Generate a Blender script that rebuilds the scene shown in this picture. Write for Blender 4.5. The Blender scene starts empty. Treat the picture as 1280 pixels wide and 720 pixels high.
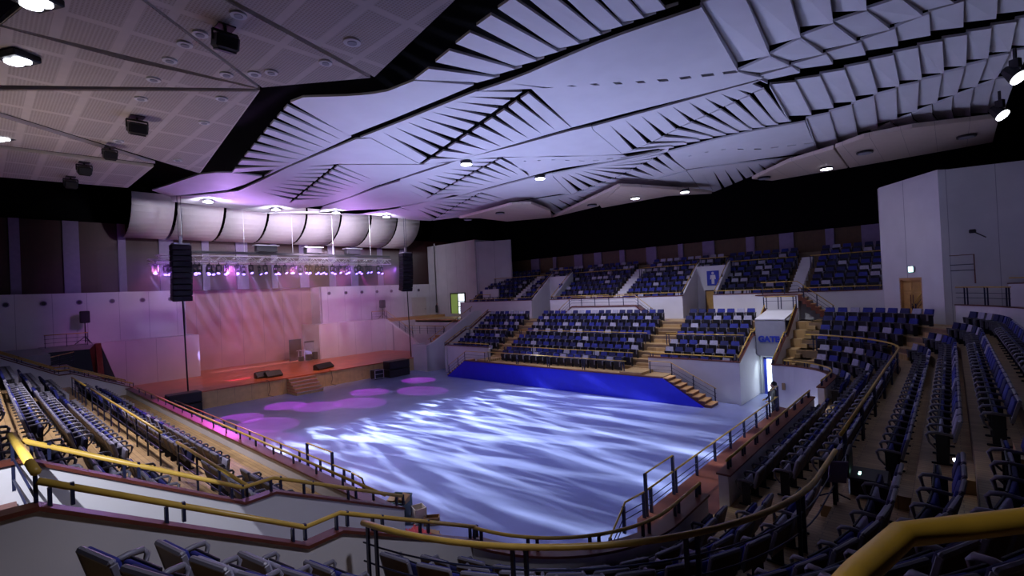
import bpy, bmesh, math, random
from mathutils import Vector, Matrix
random.seed(7)
COL = bpy.context.scene.collection
PI = math.pi
# ------------------------------------------------------------------ camera maths (1280x720 frame)
F = 608.0; CAM = Vector((0, 0, 7.5))
PITCH = math.radians(.44); ROLL = math.radians(2.72); YAW = math.radians(42.1)
FW = Vector((-math.sin(YAW)*math.cos(PITCH), math.cos(YAW)*math.cos(PITCH), math.sin(PITCH)))
R0 = Vector((math.cos(YAW), math.sin(YAW), 0)); U0 = R0.cross(FW)
RT = R0*math.cos(ROLL) - U0*math.sin(ROLL); UP = U0*math.cos(ROLL) + R0*math.sin(ROLL)
def ray(px, py): return FW + RT*((px-640)/F) - UP*((py-360)/F)
def at(px, py, x=None, y=None, z=None):
    d = ray(px, py)
    if z is not None: t = (z-CAM.z)/d.z
    elif y is not None: t = (y-CAM.y)/d.y
    else: t = (x-CAM.x)/d.x
    return CAM + d*t
def proj(p):
    d = Vector(p)-CAM; k = d.dot(FW)
    return (640+F*d.dot(RT)/k, 360-F*d.dot(UP)/k, k) if k > .05 else (1e5, 1e5, k)
cd = bpy.data.cameras.new('camera'); cam = bpy.data.objects.new('camera', cd); COL.objects.link(cam)
M3 = Matrix((RT, UP, -FW)).transposed(); cam.matrix_world = Matrix.Translation(CAM) @ M3.to_4x4()
cd.sensor_width = 36; cd.lens = F/1280*36; cd.clip_start = .05; cd.clip_end = 300
bpy.context.scene.camera = cam

# ------------------------------------------------------------------ materials
def mat(name, col, rough=.6, metal=0, emit=None, es=1, var=0, scale=3, spec=.5, planks=None, bump=0, dots=None, vstripe=None):
    m = bpy.data.materials.new(name); m.use_nodes = True
    nt = m.node_tree; b = nt.nodes['Principled BSDF']
    b.inputs['Base Color'].default_value = (*col, 1); b.inputs['Roughness'].default_value = rough
    b.inputs['Metallic'].default_value = metal; b.inputs['Specular IOR Level'].default_value = spec
    tc = nt.nodes.new('ShaderNodeTexCoord')
    cur = None
    def mix(fac, a, bcol, mode='MULTIPLY'):
        x = nt.nodes.new('ShaderNodeMix'); x.data_type = 'RGBA'; x.blend_type = mode
        if hasattr(fac, 'links'): nt.links.new(fac, x.inputs[0])
        else: x.inputs[0].default_value = fac
        for s, v in ((6, a), (7, bcol)):
            if hasattr(v, 'links'): nt.links.new(v, x.inputs[s])
            else: x.inputs[s].default_value = (*v, 1)
        return x.outputs[2]
    if var:
        n = nt.nodes.new('ShaderNodeTexNoise'); n.inputs['Scale'].default_value = scale; n.inputs['Detail'].default_value = 4
        nt.links.new(tc.outputs['Object'], n.inputs['Vector'])
        r = nt.nodes.new('ShaderNodeValToRGB'); r.color_ramp.elements[0].position = .3; r.color_ramp.elements[1].position = .7
        r.color_ramp.elements[0].color = (1-var, 1-var, 1-var, 1); r.color_ramp.elements[1].color = (1+var*.3,)*3+(1,)
        nt.links.new(n.outputs['Fac'], r.inputs[0]); cur = mix(1, cur or col, r.outputs[0])
    if planks:
        br = nt.nodes.new('ShaderNodeTexBrick'); br.inputs['Scale'].default_value = 1
        mp = nt.nodes.new('ShaderNodeMapping'); mp.inputs['Rotation'].default_value = (0, 0, planks[2] if len(planks) > 2 else 0)
        nt.links.new(tc.outputs['Object'], mp.inputs[0]); nt.links.new(mp.outputs[0], br.inputs['Vector'])
        br.inputs['Brick Width'].default_value = planks[0]; br.inputs['Row Height'].default_value = planks[1]
        br.inputs['Mortar Size'].default_value = .006; br.inputs['Color1'].default_value = (1, 1, 1, 1)
        br.inputs['Color2'].default_value = (.72, .7, .66, 1); br.inputs['Mortar'].default_value = (.35, .3, .28, 1)
        cur = mix(1, cur or col, br.outputs[0])
    if vstripe:                                     # thin joints every so many metres along one axis
        sx = nt.nodes.new('ShaderNodeSeparateXYZ'); nt.links.new(tc.outputs['Object'], sx.inputs[0])
        a = nt.nodes.new('ShaderNodeMath'); a.operation = 'MULTIPLY'; a.inputs[1].default_value = 1/vstripe[1]
        nt.links.new(sx.outputs[vstripe[0]], a.inputs[0])
        f_ = nt.nodes.new('ShaderNodeMath'); f_.operation = 'FRACT'; nt.links.new(a.outputs[0], f_.inputs[0])
        g = nt.nodes.new('ShaderNodeMath'); g.operation = 'GREATER_THAN'; g.inputs[1].default_value = .984
        nt.links.new(f_.outputs[0], g.inputs[0]); cur = mix(g.outputs[0], cur or col, (.55, .55, .6))
    if dots:                                        # fine perforation: dots with plain borders
        v = nt.nodes.new('ShaderNodeTexVoronoi'); v.inputs['Scale'].default_value = dots; v.inputs['Randomness'].default_value = 0
        nt.links.new(tc.outputs['Object'], v.inputs['Vector'])
        g = nt.nodes.new('ShaderNodeMath'); g.operation = 'LESS_THAN'; g.inputs[1].default_value = .33
        nt.links.new(v.outputs['Distance'], g.inputs[0])
        br = nt.nodes.new('ShaderNodeTexBrick'); br.offset = 0; br.inputs['Brick Width'].default_value = 2.1; br.inputs['Row Height'].default_value = 1.05
        br.inputs['Scale'].default_value = 1; br.inputs['Mortar Size'].default_value = .09; br.inputs['Mortar Smooth'].default_value = 0
        br.inputs['Color1'].default_value = br.inputs['Color2'].default_value = (1, 1, 1, 1); br.inputs['Mortar'].default_value = (0, 0, 0, 1)
        nt.links.new(tc.outputs['Object'], br.inputs['Vector'])
        q = nt.nodes.new('ShaderNodeMath'); q.operation = 'MULTIPLY'; nt.links.new(g.outputs[0], q.inputs[0]); nt.links.new(br.outputs[0], q.inputs[1])
        base = mix(br.outputs[0], tuple(min(1, c*1.25) for c in col), (1, 1, 1)) if False else (cur or col)
        cur = mix(q.outputs[0], base, (.72, .68, .65))
        c2 = mix(br.outputs[0], tuple(min(1, c*1.22) for c in (1, 1, 1)), (.86, .86, .86))
        cur = mix(1, cur, c2)
    if cur is not None: nt.links.new(cur, b.inputs['Base Color'])
    if bump:
        n = nt.nodes.new('ShaderNodeTexNoise'); n.inputs['Scale'].default_value = 60
        nt.links.new(tc.outputs['Object'], n.inputs['Vector'])
        bp = nt.nodes.new('ShaderNodeBump'); bp.inputs['Strength'].default_value = bump; bp.inputs['Distance'].default_value = .01
        nt.links.new(n.outputs['Fac'], bp.inputs['Height']); nt.links.new(bp.outputs[0], b.inputs['Normal'])
    if emit:
        b.inputs['Emission Color'].default_value = (*emit, 1); b.inputs['Emission Strength'].default_value = es
    return m
MT = dict(
 arena=mat('arena_vinyl', (.24, .27, .48), .22, var=.12, scale=.6),
 white=mat('white_plaster', (.66, .65, .68), .7, var=.08, scale=.8, vstripe=(0, 1.9)),
 whitey=mat('white_plaster_y', (.66, .65, .68), .7, var=.08, scale=.8, vstripe=(1, 2.05)),
 plain=mat('painted_wall', (.66, .65, .68), .65, var=.06, scale=1),
 rose=mat('rose_board', (.46, .27, .25), .6, var=.15, scale=.7, vstripe=(1, 2.05)),
 grey=mat('grey_wall', (.30, .30, .35), .6, var=.08),
 cap=mat('reddish_wood_cap', (.13, .035, .022), .4, var=.2, scale=4),
 yell=mat('yellow_wood_rail', (.62, .40, .07), .35, var=.15, scale=6),
 steel=mat('dark_blue_steel', (.02, .025, .07), .4, .3, var=.1),
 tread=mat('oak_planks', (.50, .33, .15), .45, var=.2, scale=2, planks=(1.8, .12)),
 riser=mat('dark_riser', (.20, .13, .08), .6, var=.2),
 stair=mat('orange_stair_wood', (.60, .33, .13), .5, var=.2),
 stage=mat('stage_planks', (.62, .17, .06), .28, var=.25, scale=1.2, planks=(2.4, .15, PI/2)),
 stfront=mat('tan_stage_front', (.62, .42, .20), .5, var=.15, vstripe=(1, 1.2)),
 blue=mat('royal_blue_paint', (.008, .012, .62), .45, var=.08),
 bluep=mat('blue_sign', (.02, .04, .40), .5, var=.05),
 brown=mat('dark_brown_panel', (.045, .009, .008), .55, var=.2, vstripe=(1, .6)),
 brownx=mat('dark_brown_panel_x', (.09, .045, .014), .55, var=.2, vstripe=(0, .6)),
 pill=mat('purple_grey_pillar', (.22, .17, .30), .6, var=.1),
 black=mat('black_void', (.003, .003, .004), .9, spec=.1, var=.1),
 louvre=mat('white_ceiling_board', (.68, .68, .72), .6, var=.05, scale=1),
 edge=mat('board_edge', (.5, .45, .5), .6, var=.05),
 perf=mat('perforated_board', (.56, .49, .47), .7, var=.05, dots=14),
 perfb=mat('perforated_border', (.62, .56, .53), .6, var=.05),
 beige=mat('beige_ceiling_board', (.55, .45, .38), .7, var=.05, vstripe=(0, 1.3)),
 refl=mat('curved_reflector_white', (.72, .70, .70), .5, var=.04),
 case=mat('black_case', (.008, .008, .012), .45, var=.2),
 mesh=mat('speaker_grille', (.012, .012, .02), .6, var=.2, bump=.4),
 metal=mat('aluminium', (.75, .74, .78), .35, .8, var=.1),
 door=mat('oak_door', (.52, .30, .08), .45, var=.2, scale=3),
 lamp=mat('lamp_glow', (1, 1, 1), .5, emit=(.85, .88, 1), es=14),
 lampd=mat('lamp_glow_soft', (1, 1, 1), .5, emit=(.8, .85, 1), es=5),
 lens=mat('moving_head_lens', (1, 1, 1), .3, emit=(.20, .13, 1), es=5.5),
 greenleaf=mat('green_door_leaf_glow', (.30, .42, .12), .5, emit=(.3, .45, .1), es=.35),  # slight emission in the paint makes the door leaf look lit
 green=mat('exit_sign_green', (.3, .9, .7), .5, emit=(.5, 1, .85), es=5),
 daylit=mat('lit_doorway', (.8, .85, .9), .6, emit=(.8, .9, 1), es=2.2),
 sdb=mat('seat_deep_blue', (.008, .011, .085), .75, var=.2, scale=9, bump=.2),
 smb=mat('seat_blue', (.014, .022, .22), .75, var=.2, scale=9, bump=.2),
 sgr=mat('seat_grey', (.34, .33, .44), .75, var=.2, scale=9, bump=.2),
 splast=mat('seat_grey_plastic', (.20, .195, .25), .4, var=.1, scale=9),
 swood=mat('seat_brown_shell', (.085, .045, .035), .45, var=.2, scale=9),
 sleg=mat('seat_dark_leg', (.02, .02, .03), .5, .3, var=.1),
 skin=mat('skin', (.45, .25, .17), .6, var=.05), cloth=mat('dark_clothing', (.012, .012, .016), .8, var=.2), hair=mat('black_hair', (.006, .005, .005), .6, var=.2),
 paper=mat('paper_cream', (.75, .68, .58), .8, var=.1), red=mat('pink_red_cloth', (.55, .06, .08), .8, var=.2), crate=mat('dark_green_crate', (.01, .05, .05), .5, var=.1), card=mat('cardboard', (.38, .22, .10), .8, var=.15),
)
# ------------------------------------------------------------------ mesh builder
class MB:
    def __init__(s): s.v = []; s.f = []; s.m = []
    def add(s, vs, fs, mi=0):
        o = len(s.v); s.v += [tuple(v) for v in vs]
        for f in fs: s.f.append([o+i for i in f]); s.m.append(mi)
    def box(s, x0, x1, y0, y1, z0, z1, mi=0):
        s.add([(x, y, z) for z in (z0, z1) for y in (y0, y1) for x in (x0, x1)],
              [(0, 2, 3, 1), (4, 5, 7, 6), (0, 1, 5, 4), (2, 6, 7, 3), (0, 4, 6, 2), (1, 3, 7, 5)], mi)
    def rbox(s, x0, x1, y0, y1, z0, z1, r=.02, mi=0, mat4=None, seg=1):
        bm = bmesh.new(); bmesh.ops.create_cube(bm, size=1)
        bmesh.ops.scale(bm, vec=(x1-x0, y1-y0, z1-z0), verts=bm.verts)
        bmesh.ops.bevel(bm, geom=bm.edges[:], offset=min(r, .45*min(x1-x0, y1-y0, z1-z0)), segments=seg, affect='EDGES', profile=.6)
        bmesh.ops.translate(bm, vec=((x0+x1)/2, (y0+y1)/2, (z0+z1)/2), verts=bm.verts)
        if mat4: bmesh.ops.transform(bm, matrix=mat4, verts=bm.verts)
        bm.verts.index_update()
        s.add([v.co for v in bm.verts], [[v.index for v in f.verts] for f in bm.faces], mi); bm.free()
    def prism(s, pts, z0, z1, mi=0):          # pts (x,y) polygon; z0/z1 numbers
        n = len(pts)
        s.add([(p[0], p[1], z0) for p in pts]+[(p[0], p[1], z1) for p in pts],
              [list(range(n))[::-1], list(range(n, 2*n))]+[(i, (i+1) % n, n+(i+1) % n, n+i) for i in range(n)], mi)
    def slab(s, pts, off, mi=0):              # 3-D polygon thickened by a vector
        n = len(pts); off = Vector(off)
        s.add([tuple(p) for p in pts]+[tuple(Vector(p)+off) for p in pts],
              [list(range(n))[::-1], list(range(n, 2*n))]+[(i, (i+1) % n, n+(i+1) % n, n+i) for i in range(n)], mi)
    def bar(s, a, b, w, h=None, mi=0):
        h = h or w; a = Vector(a); b = Vector(b); d = (b-a)
        if d.length < 1e-5: return
        d.normalize(); u = Vector((0, 0, 1)) if abs(d.z) < .95 else Vector((1, 0, 0))
        r = d.cross(u).normalized(); u = r.cross(d)
        vs = [p+r*(sx*w/2)+u*(sz*h/2) for p in (a, b) for sx, sz in ((-1, -1), (1, -1), (1, 1), (-1, 1))]
        s.add(vs, [(3, 2, 1, 0), (4, 5, 6, 7)]+[(i, (i+1) % 4, 4+(i+1) % 4, 4+i) for i in range(4)], mi)
    def tube(s, pts, r, n=6, mi=0, rr=None):
        pts = [Vector(p) for p in pts]; o = []
        for i, p in enumerate(pts):
            d = (pts[min(i+1, len(pts)-1)]-pts[max(i-1, 0)]).normalized()
            u = Vector((0, 0, 1)) if abs(d.z) < .95 else Vector((1, 0, 0))
            a = d.cross(u).normalized(); b = a.cross(d); q = rr[i] if rr else r
            o += [p+a*(q*math.cos(2*PI*k/n))+b*(q*math.sin(2*PI*k/n)) for k in range(n)]
        fs = [(i*n+k, i*n+(k+1) % n, (i+1)*n+(k+1) % n, (i+1)*n+k) for i in range(len(pts)-1) for k in range(n)]
        fs += [list(range(n))[::-1], [(len(pts)-1)*n+k for k in range(n)]]
        s.add(o, fs, mi)
    def cyl(s, c, r, z0, z1, n=16, mi=0, r2=None):
        s.tube([(c[0], c[1], z0), (c[0], c[1], z1)], r, n, mi, rr=[r, r2 if r2 is not None else r])
    def build(s, name, m, parent=None, smooth=False):
        me = bpy.data.meshes.new(name); me.from_pydata(s.v, [], s.f)
        for k in (m if isinstance(m, (list, tuple)) else [m]): me.materials.append(MT[k])
        me.polygons.foreach_set('material_index', s.m)
        if smooth: me.polygons.foreach_set('use_smooth', [True]*len(s.f))
        me.update(); bm = bmesh.new(); bm.from_mesh(me); bmesh.ops.recalc_face_normals(bm, faces=bm.faces); bm.to_mesh(me); bm.free()
        o = bpy.data.objects.new(name, me); COL.objects.link(o)
        if parent: o.parent = parent
        return o
def tag(o, label, cat, group=None, kind=None):
    o['label'] = label; o['category'] = cat
    if group: o['group'] = group
    if kind: o['kind'] = kind
    return o
def struct(o, label=None):
    o['kind'] = 'structure'
    if label: o['label'] = label
    return o
def empty(name, loc=(0, 0, 0), rz=0, label=None, cat=None, group=None):
    o = bpy.data.objects.new(name, None); COL.objects.link(o); o.location = loc; o.rotation_euler = (0, 0, rz)
    if label: tag(o, label, cat, group)
    return o
def dup(root, loc, rot, label=None, group=None):
    r = root.copy(); COL.objects.link(r); r.location = loc; r.rotation_euler = rot
    if label: r['label'] = label
    if group: r['group'] = group
    for ch in root.children:
        c = ch.copy(); COL.objects.link(c); c.parent = r
        for g in ch.children:
            d = g.copy(); COL.objects.link(d); d.parent = c
    return r
def local(pts, o): return [Vector(p)-Vector(o) for p in pts]

# ------------------------------------------------------------------ paths of the seating bowl
C1 = (-7.6, 9.6); C2 = (-7.6, 27.8); YN = 9.6; YF = 27.8
XG0, XG1 = -7.25, -9.75        # near / far gate walls
def arc(C, a0, a1, n): return [(C[0], C[1], math.radians(a0+(a1-a0)*i/n)) for i in range(n+1)]
BOWL = arc(C1, -86, 0, 22)+arc(C2, 0, 86, 22)
LEFT = [(x, YN, -PI/2) for x in (-38.6, -9.95)]
FAR = [(x, YF, PI/2) for x in (-9.95, -36.9)]
def P(path_pt, R): return (path_pt[0]+R*math.cos(path_pt[2]), path_pt[1]+R*math.sin(path_pt[2]))
def sweep(mb, path, R0_, R1_, z0, z1, mi=0):
    a = [P(p, R0_) for p in path]; b = [P(p, R1_) for p in path]
    for i in range(len(path)-1):
        mb.prism([a[i], a[i+1], b[i+1], b[i]], z0, z1, mi)
def ribbon(mb, path, R0_, R1_, z0, z1, mi=0):      # one continuous ring solid
    n = len(path); vs = []
    for p in path:
        a = P(p, R0_); b = P(p, R1_); vs += [(*a, z0), (*b, z0), (*b, z1), (*a, z1)]
    fs = [(0, 1, 2, 3), (4*n-1, 4*n-2, 4*n-3, 4*n-4)]
    for i in range(n-1):
        o = 4*i
        for k in range(4): fs.append((o+k, o+(k+1) % 4, o+4+(k+1) % 4, o+4+k))
    mb.add(vs, fs, mi)
ROWS = [('first', 3.52, 1.8, 3.15, 4.0), ('second', 4.42, 2.25, 4.0, 4.85), ('third', 5.25, 2.68, 4.85, 5.75),
        ('fourth', 6.5, 3.15, 5.75, 6.95), ('fifth', 7.33, 3.65, 6.95, 7.78), ('sixth', 8.15, 4.15, 7.78, 8.6), ('seventh', 8.98, 4.62, 8.6, 9.45)]
ROWSL = [('first', 4.6, 2.2, 3.36, 5.0), ('second', 5.5, 2.68, 5.0, 5.95), ('third', 7.0, 3.15, 5.95, 7.4), ('fourth', 7.82, 3.65, 7.4, 8.2), ('fifth', 8.62, 4.15, 8.2, 9.0), ('sixth', 9.42, 4.62, 9.0, 9.9)]
# arena floor
mb = MB(); mb.prism([(-41.2, 3), (2, 3), (2, 36.5), (-50, 36.5), (-50, 33), (-41.2, 33)], -.3, 0)
struct(mb.build('floor', 'arena'), 'smooth blue-grey arena floor lit with streaky white light patterns')
for nm, path in (('bowl', BOWL), ('left', LEFT), ('far', FAR)):
    mb = MB()
    rws = ROWSL if nm == 'left' else ROWS
    for i, (_, R, z, a, b) in enumerate(rws):
        if nm == 'far' and i == 0: a = 3.46
        ribbon(mb, path, a, b+.02, max(0, z-1.2), z, 0)
    # thin dark nosing face on each riser
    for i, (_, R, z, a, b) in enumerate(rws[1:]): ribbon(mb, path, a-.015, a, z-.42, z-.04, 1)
    ribbon(mb, path, rws[-1][4], 11.1, 3.8, 4.64, 0)
    o = struct(mb.build('floor', ['tread', 'riser']), {'bowl': 'stepped oak-plank terraces of the curved right-hand stand', 'left': 'stepped oak-plank terraces of the left stand', 'far': 'stepped terraces of the far stand'}[nm])
# front parapet walls with reddish cap
def parapet(path, R0_, R1_, z0, z1, label, wm='plain', name='wall_front', capw=.05):
    mb = MB(); ribbon(mb, path, R0_, R1_, z0, z1-.05, 0); ribbon(mb, path, R0_-capw, R1_+capw, z1-.05, z1, 1)
    return struct(mb.build(name, [wm, 'cap']), label)
NEARC = arc(C1, -84, 0, 18)+[(C2[0], y, 0) for y in (12.0,)]
def line_path(x0, x1, y, d): return [(x0, y, d), (x1, y, d)]
parapet(arc(C1, -86, 0, 20)+[(C1[0], 11.3, 0)], 2.95, 3.2, 0, 2.6, 'curved white parapet wall with reddish wood cap below the near seats', name='wall_near')
parapet([(C1[0], 12.7, 0), (C1[0], 23.1, 0)], 2.95, 3.2, 0, 2.6, 'straight grey-lit parapet with reddish cap along the right-hand seats', name='wall_right')
parapet([(C1[0], 25.2, 0)]+arc(C2, 0, 94, 18), 2.95, 3.2, 0, 2.6, 'curved lavender-lit wall beside the far gate', name='wall_far')
parapet([(-38.6, YN, -PI/2), (-9.95, YN, -PI/2)], 3.1, 3.35, 0, 2.6, 'long parapet wall with reddish cap in front of the left seats', name='wall_left')
parapet([(-9.85, YF, PI/2), (-15.7, YF, PI/2)], 3.2, 3.45, 0, 2.6, 'white front wall of the far stand beside the gate', name='wall_far')
parapet([(-31.2, YF, PI/2), (-37.0, YF, PI/2)], 3.2, 3.45, 0, 2.6, 'white front wall of the far stand nearest the stage', name='wall_far')
# gangway ledges between arena and parapets
for pts, lab in (([(-36.5, 7.55), (-11.6, 7.55), (-11.6, 6.5), (-36.5, 6.5)], 'narrow reddish wood walkway along the left parapet'),
                 ([(-5.75, 12.2), (-5.75, 29.2), (-4.65, 25.2), (-4.65, 12.2)], 'narrow reddish wood walkway along the right parapet')):
    pts = [(-6.75, 12.2), (-6.75, 27.3), (-4.68, 26.2), (-4.68, 10.4), (-5.9, 10.6)] if 'right' in lab else [(-37.0, 8.35), (-14.6, 8.35), (-12.6, 7.4), (-11.6, 6.56), (-37.0, 6.56)]
    mb = MB(); mb.prism(pts, 0, .98, 0); mb.prism([(p[0], p[1]) for p in pts], .98, 1.03, 1)
    struct(mb.build('trim_1', ['grey', 'cap']), lab)

# ------------------------------------------------------------------ railings
def railing(name, pts, posts, label, base=None, r=.035, bars=(), h=.9, post_w=.06, group=None, toprail='yell', double=True):
    """pts = top-rail polyline, posts = indices or fractions (of length) where posts stand, h = post length"""
    pts = [Vector(p) for p in pts]
    L = [0]
    for i in range(1, len(pts)): L.append(L[-1]+(pts[i]-pts[i-1]).length)
    def point(t):
        s = t*L[-1]
        for i in range(1, len(pts)):
            if s <= L[i]+1e-6:
                q = (s-L[i-1])/max(1e-6, L[i]-L[i-1]); return pts[i-1].lerp(pts[i], q)
        return pts[-1]
    o0 = pts[0]-Vector((0, 0, h))
    root = empty(name, o0, 0, label, 'railing', group)
    m = MB(); m.tube(local(pts, o0), r, 8); m.build('handrail', toprail, root, True)
    for t in posts:
        p = point(t); m = MB()
        q = point(min(1, t+.01)); d = (q-p); d.z = 0
        if d.length < 1e-4: d = p-point(t-.01)
        d.normalize()
        offs = (-.09, .09) if double else (0,)
        for k in offs:
            m = MB(); m.bar(p-o0+d*k, p-o0+d*k-Vector((0, 0, h)), post_w*.6, post_w); m.build('post', 'steel', root)
    for bz in bars:
        m = MB(); m.tube(local([p-Vector((0, 0, bz)) for p in pts], o0), .014, 5); m.build('rail_bar', 'steel', root)
    return root
def rp(path, R, z): return [(*P(p, R), z) for p in path]
def fr(n, a=0.02, b=.98): return [a+(b-a)*i/(n-1) for i in range(n)]
railing('handrail', rp([(C1[0]+.0, C1[1], math.radians(a)) for a in range(-82, 1, 4)]+[(C1[0], 11.2, 0)], 5.78, 4.1), fr(5), 'thick yellow curved handrail sweeping in front of the nearest seat rows', bars=(.3, .58), h=.95, r=.045)
railing('handrail', rp([(C1[0], 12.4, 0), (C1[0], 20, 0)]+arc(C2, 0, 80, 18), 5.70, 4.1), fr(9), 'yellow mid-stand handrail running along the right stand and round the far corner', bars=(.3, .58), h=.95, r=.04)
railing('handrail', rp([(-14.7, YN, -PI/2), (-9.9, YN, -PI/2)], 6.25, 4.1), fr(4), 'short yellow handrail in the left stand nearest the white sloping wall', bars=(.25, .5), h=.95, double=False)
railing('handrail', rp([(-28.3, YN, -PI/2), (-16.2, YN, -PI/2)], 6.25, 4.1), fr(9), 'long bright yellow handrail in the middle of the left stand', bars=(.25, .5), h=.95, double=False)
railing('handrail', rp([(-34.6, YN, -PI/2), (-29.8, YN, -PI/2)], 6.25, 4.1), fr(5), 'short yellow handrail in the left stand nearest the stage', bars=(.25, .5), h=.95, double=False)
railing('parapet_rail', rp(arc(C1, -84, 0, 20)+[(C1[0], 11.2, 0)], 3.07, 2.85), fr(6), 'low yellow rail on the curved parapet at the bottom centre', h=.25)
railing('parapet_rail', rp([(C1[0], 13.0, 0), (C1[0], 23.0, 0)], 3.07, 2.85), fr(9), 'low yellow rail on the straight parapet of the right stand', h=.25)
railing('parapet_rail', rp([(C1[0], 25.4, 0)]+arc(C2, 0, 84, 14), 3.07, 2.85), fr(7), 'low yellow rail on the curved wall beside the gate', h=.25)
railing('parapet_rail', rp([(-36.2, YN, -PI/2), (-10.1, YN, -PI/2)], 3.22, 2.85), fr(18), 'low yellow rail on the long parapet of the left stand', h=.25, double=False)
railing('parapet_rail', rp([(-10.1, YF, PI/2), (-15.6, YF, PI/2)], 3.33, 2.85), fr(5), 'thin yellow rail on the white far wall next to the gate', h=.25)
railing('parapet_rail', rp([(-31.3, YF, PI/2), (-36.9, YF, PI/2)], 3.33, 2.85), fr(5), 'thin yellow rail on the far white wall nearest the stage', h=.25)
for x0, x1, lab in ((-10.2, -15.5, 'next to the gate'), (-17, -29.8, 'across the wide middle block'), (-31.2, -36.5, 'nearest the stage')):
    railing('handrail', rp([(x0, YF, PI/2), (x1, YF, PI/2)], 5.78, 3.95), fr(4), 'thin yellow mid-height handrail in the far stand, '+lab, h=.8, r=.03)
    
railing('handrail', [(-17.0, 31.3, 2.75), (-29.7, 31.3, 2.75)], fr(5), 'yellow handrail behind the front row of the far middle block', h=.75, r=.03)
railing('handrail', [(-16.6, 29.55, 2.42), (-30.0, 29.55, 2.42)], fr(5), 'lowest yellow handrail above the blue wall of the far stand', h=.85, r=.03)
# arena-side rails: right and left walkways, with their tall gate frames and ramps down
def arena_rail(pts, tallA, tallB, postn, label):
    railing('arena_railing', pts, fr(postn), label, bars=(.28, .46), h=.72, r=.028, toprail='yell', double=False, post_w=.09)
arena_rail([(-6.6, 12.5, 1.74), (-6.6, 26.5, 1.70)], 0, 0, 9, 'dark post railing with wooden top along the right walkway edge')
arena_rail([(-15.0, 8.2, 1.8), (-36, 8.2, 1.75)], 0, 0, 13, 'dark post railing with wooden top along the left walkway edge')
arena_rail([(-6.6, 12.4, 1.74), (-6.75, 11.6, 1.7), at(762, 674, z=.75)], 0, 0, 3, 'short railing curving down to the floor at the near end of the right walkway')
arena_rail([(-14.9, 8.2, 1.8), (-14.2, 8.15, 1.78), at(461, 624, z=.75)], 0, 0, 3, 'short railing sloping down to the floor at the near end of the left walkway')
for (a, b, lab) in (((-6.6, 12.5), (-6.6, 14.3), 'tall dark gate frame on the right walkway railing'), ((-16.2, 8.2), (-18.1, 8.2), 'tall dark gate frame on the left walkway railing'), ((-6.6, 25.0), (-6.6, 26.5), 'tall dark gate frame of the walkway railing next to the person')):
    rt = empty('safety_gate', (a[0], a[1], 1.03), 0, lab, 'gate')
    o = Vector((a[0], a[1], 1.03)); A = Vector((*a, 2.22)); B = Vector((*b, 2.22))
    for q in (A, B):
        m = MB(); m.bar(q-o, Vector((q.x, q.y, 1.03))-o, .08, .08); m.build('post', 'steel', rt)
    m = MB(); m.tube([A-o, B-o], .025, 6); m.build('handrail', 'yell', rt)

# ------------------------------------------------------------------ gate passages: sloping side walls
SL = [(3.25, 2.6), (5.85, 3.93), (6.4, 3.92), (9.2, 5.5)]      # (offset from stand origin, top z)
def sidewall(x0, x1, y0, sgn, label, rail_label, name='wall_left', rail=True, ends=0):
    prof = [(3.0, 0)]+[(r, z-.05) for r, z in SL]+[(9.5, 5.45), (9.5, 0)]
    pts = [(x0, y0+sgn*r, z) for r, z in prof]
    mb = MB(); mb.slab([(x0, y0+sgn*3.0, 0), (x0, y0+sgn*3.0, 2.55)]+[(x0, y0+sgn*r, z-.05) for r, z in SL[1:]]+[(x0, y0+sgn*9.5, 5.45), (x0, y0+sgn*9.5, 0)], (x1-x0, 0, 0))
    cp = [(3.0, 2.6)]+SL[1:]+[(9.5, 5.5)]
    for i in range(len(cp)-1):
        a, b = cp[i], cp[i+1]
        mb.slab([(x0-.04, y0+sgn*a[0], a[1]-.05), (x0-.04, y0+sgn*b[0], b[1]-.05), (x0-.04, y0+sgn*b[0], b[1]), (x0-.04, y0+sgn*a[0], a[1])], (x1-x0+.08, 0, 0), 1)
    struct(mb.build(name, ['plain', 'cap']), label)
    if rail:
        xm = (x0+x1)/2
        railing('wall_handrail', [(xm, y0+sgn*r, z+.24) for r, z in cp[:-1]], (.01, .2, .35, .45, .55, .8, .97), rail_label, h=.24, r=.038)
sidewall(XG0-.07, XG0+.07, YN, -1, 'lavender-grey sloping wall nearest the camera with reddish cap', 'thick yellow handrail on the nearest sloping wall', 'wall_near')
sidewall(XG1-.07, XG1+.07, YN, -1, 'brightly lit white sloping wall across the passage', 'yellow handrail on the brightly lit white sloping wall')
sidewall(-38.8, -38.6, YN, -1, 'sloping wall at the stage end of the left stand', 'thin handrail on the sloping wall at the stage end of the left stand')
sidewall(-41.3, -41.1, YN, -1, 'second sloping wall beside the stage on the left', 'handrail on the second sloping wall beside the stage')
sidewall(XG1-.07, XG1+.07, YF, 1, 'white sloping wall on the left of the GATE opening', 'yellow handrail up the left side of the GATE opening', 'wall_far')
sidewall(-7.92, -7.78, YF, 1, 'white sloping wall on the right of the GATE opening', 'yellow handrail up the right side of the GATE opening', 'wall_far')
sidewall(-37.1, -36.9, YF, 1, 'sloping end wall of the far stand nearest the stage', 'thin handrail on the sloping end wall of the far stand nearest the stage', 'wall_far')
# near passage back lintel with rail
mb = MB(); mb.box(XG1+.08, XG0-.08, .12, .28, 3.4, 4.9, 0); mb.box(XG1+.11, XG0-.11, .1, .32, 4.9, 4.95, 1); struct(mb.build('wall_near', ['grey', 'cap']), 'wall over the back of the near passage')
railing('handrail', [(XG0-.02, .39, 5.84), (XG1+.0, .3, 5.84)], (.02, .98), 'yellow handrail with steel frame at the upper end of the near passage', bars=(.3, .6), h=.75, r=.05, double=False)
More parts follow.
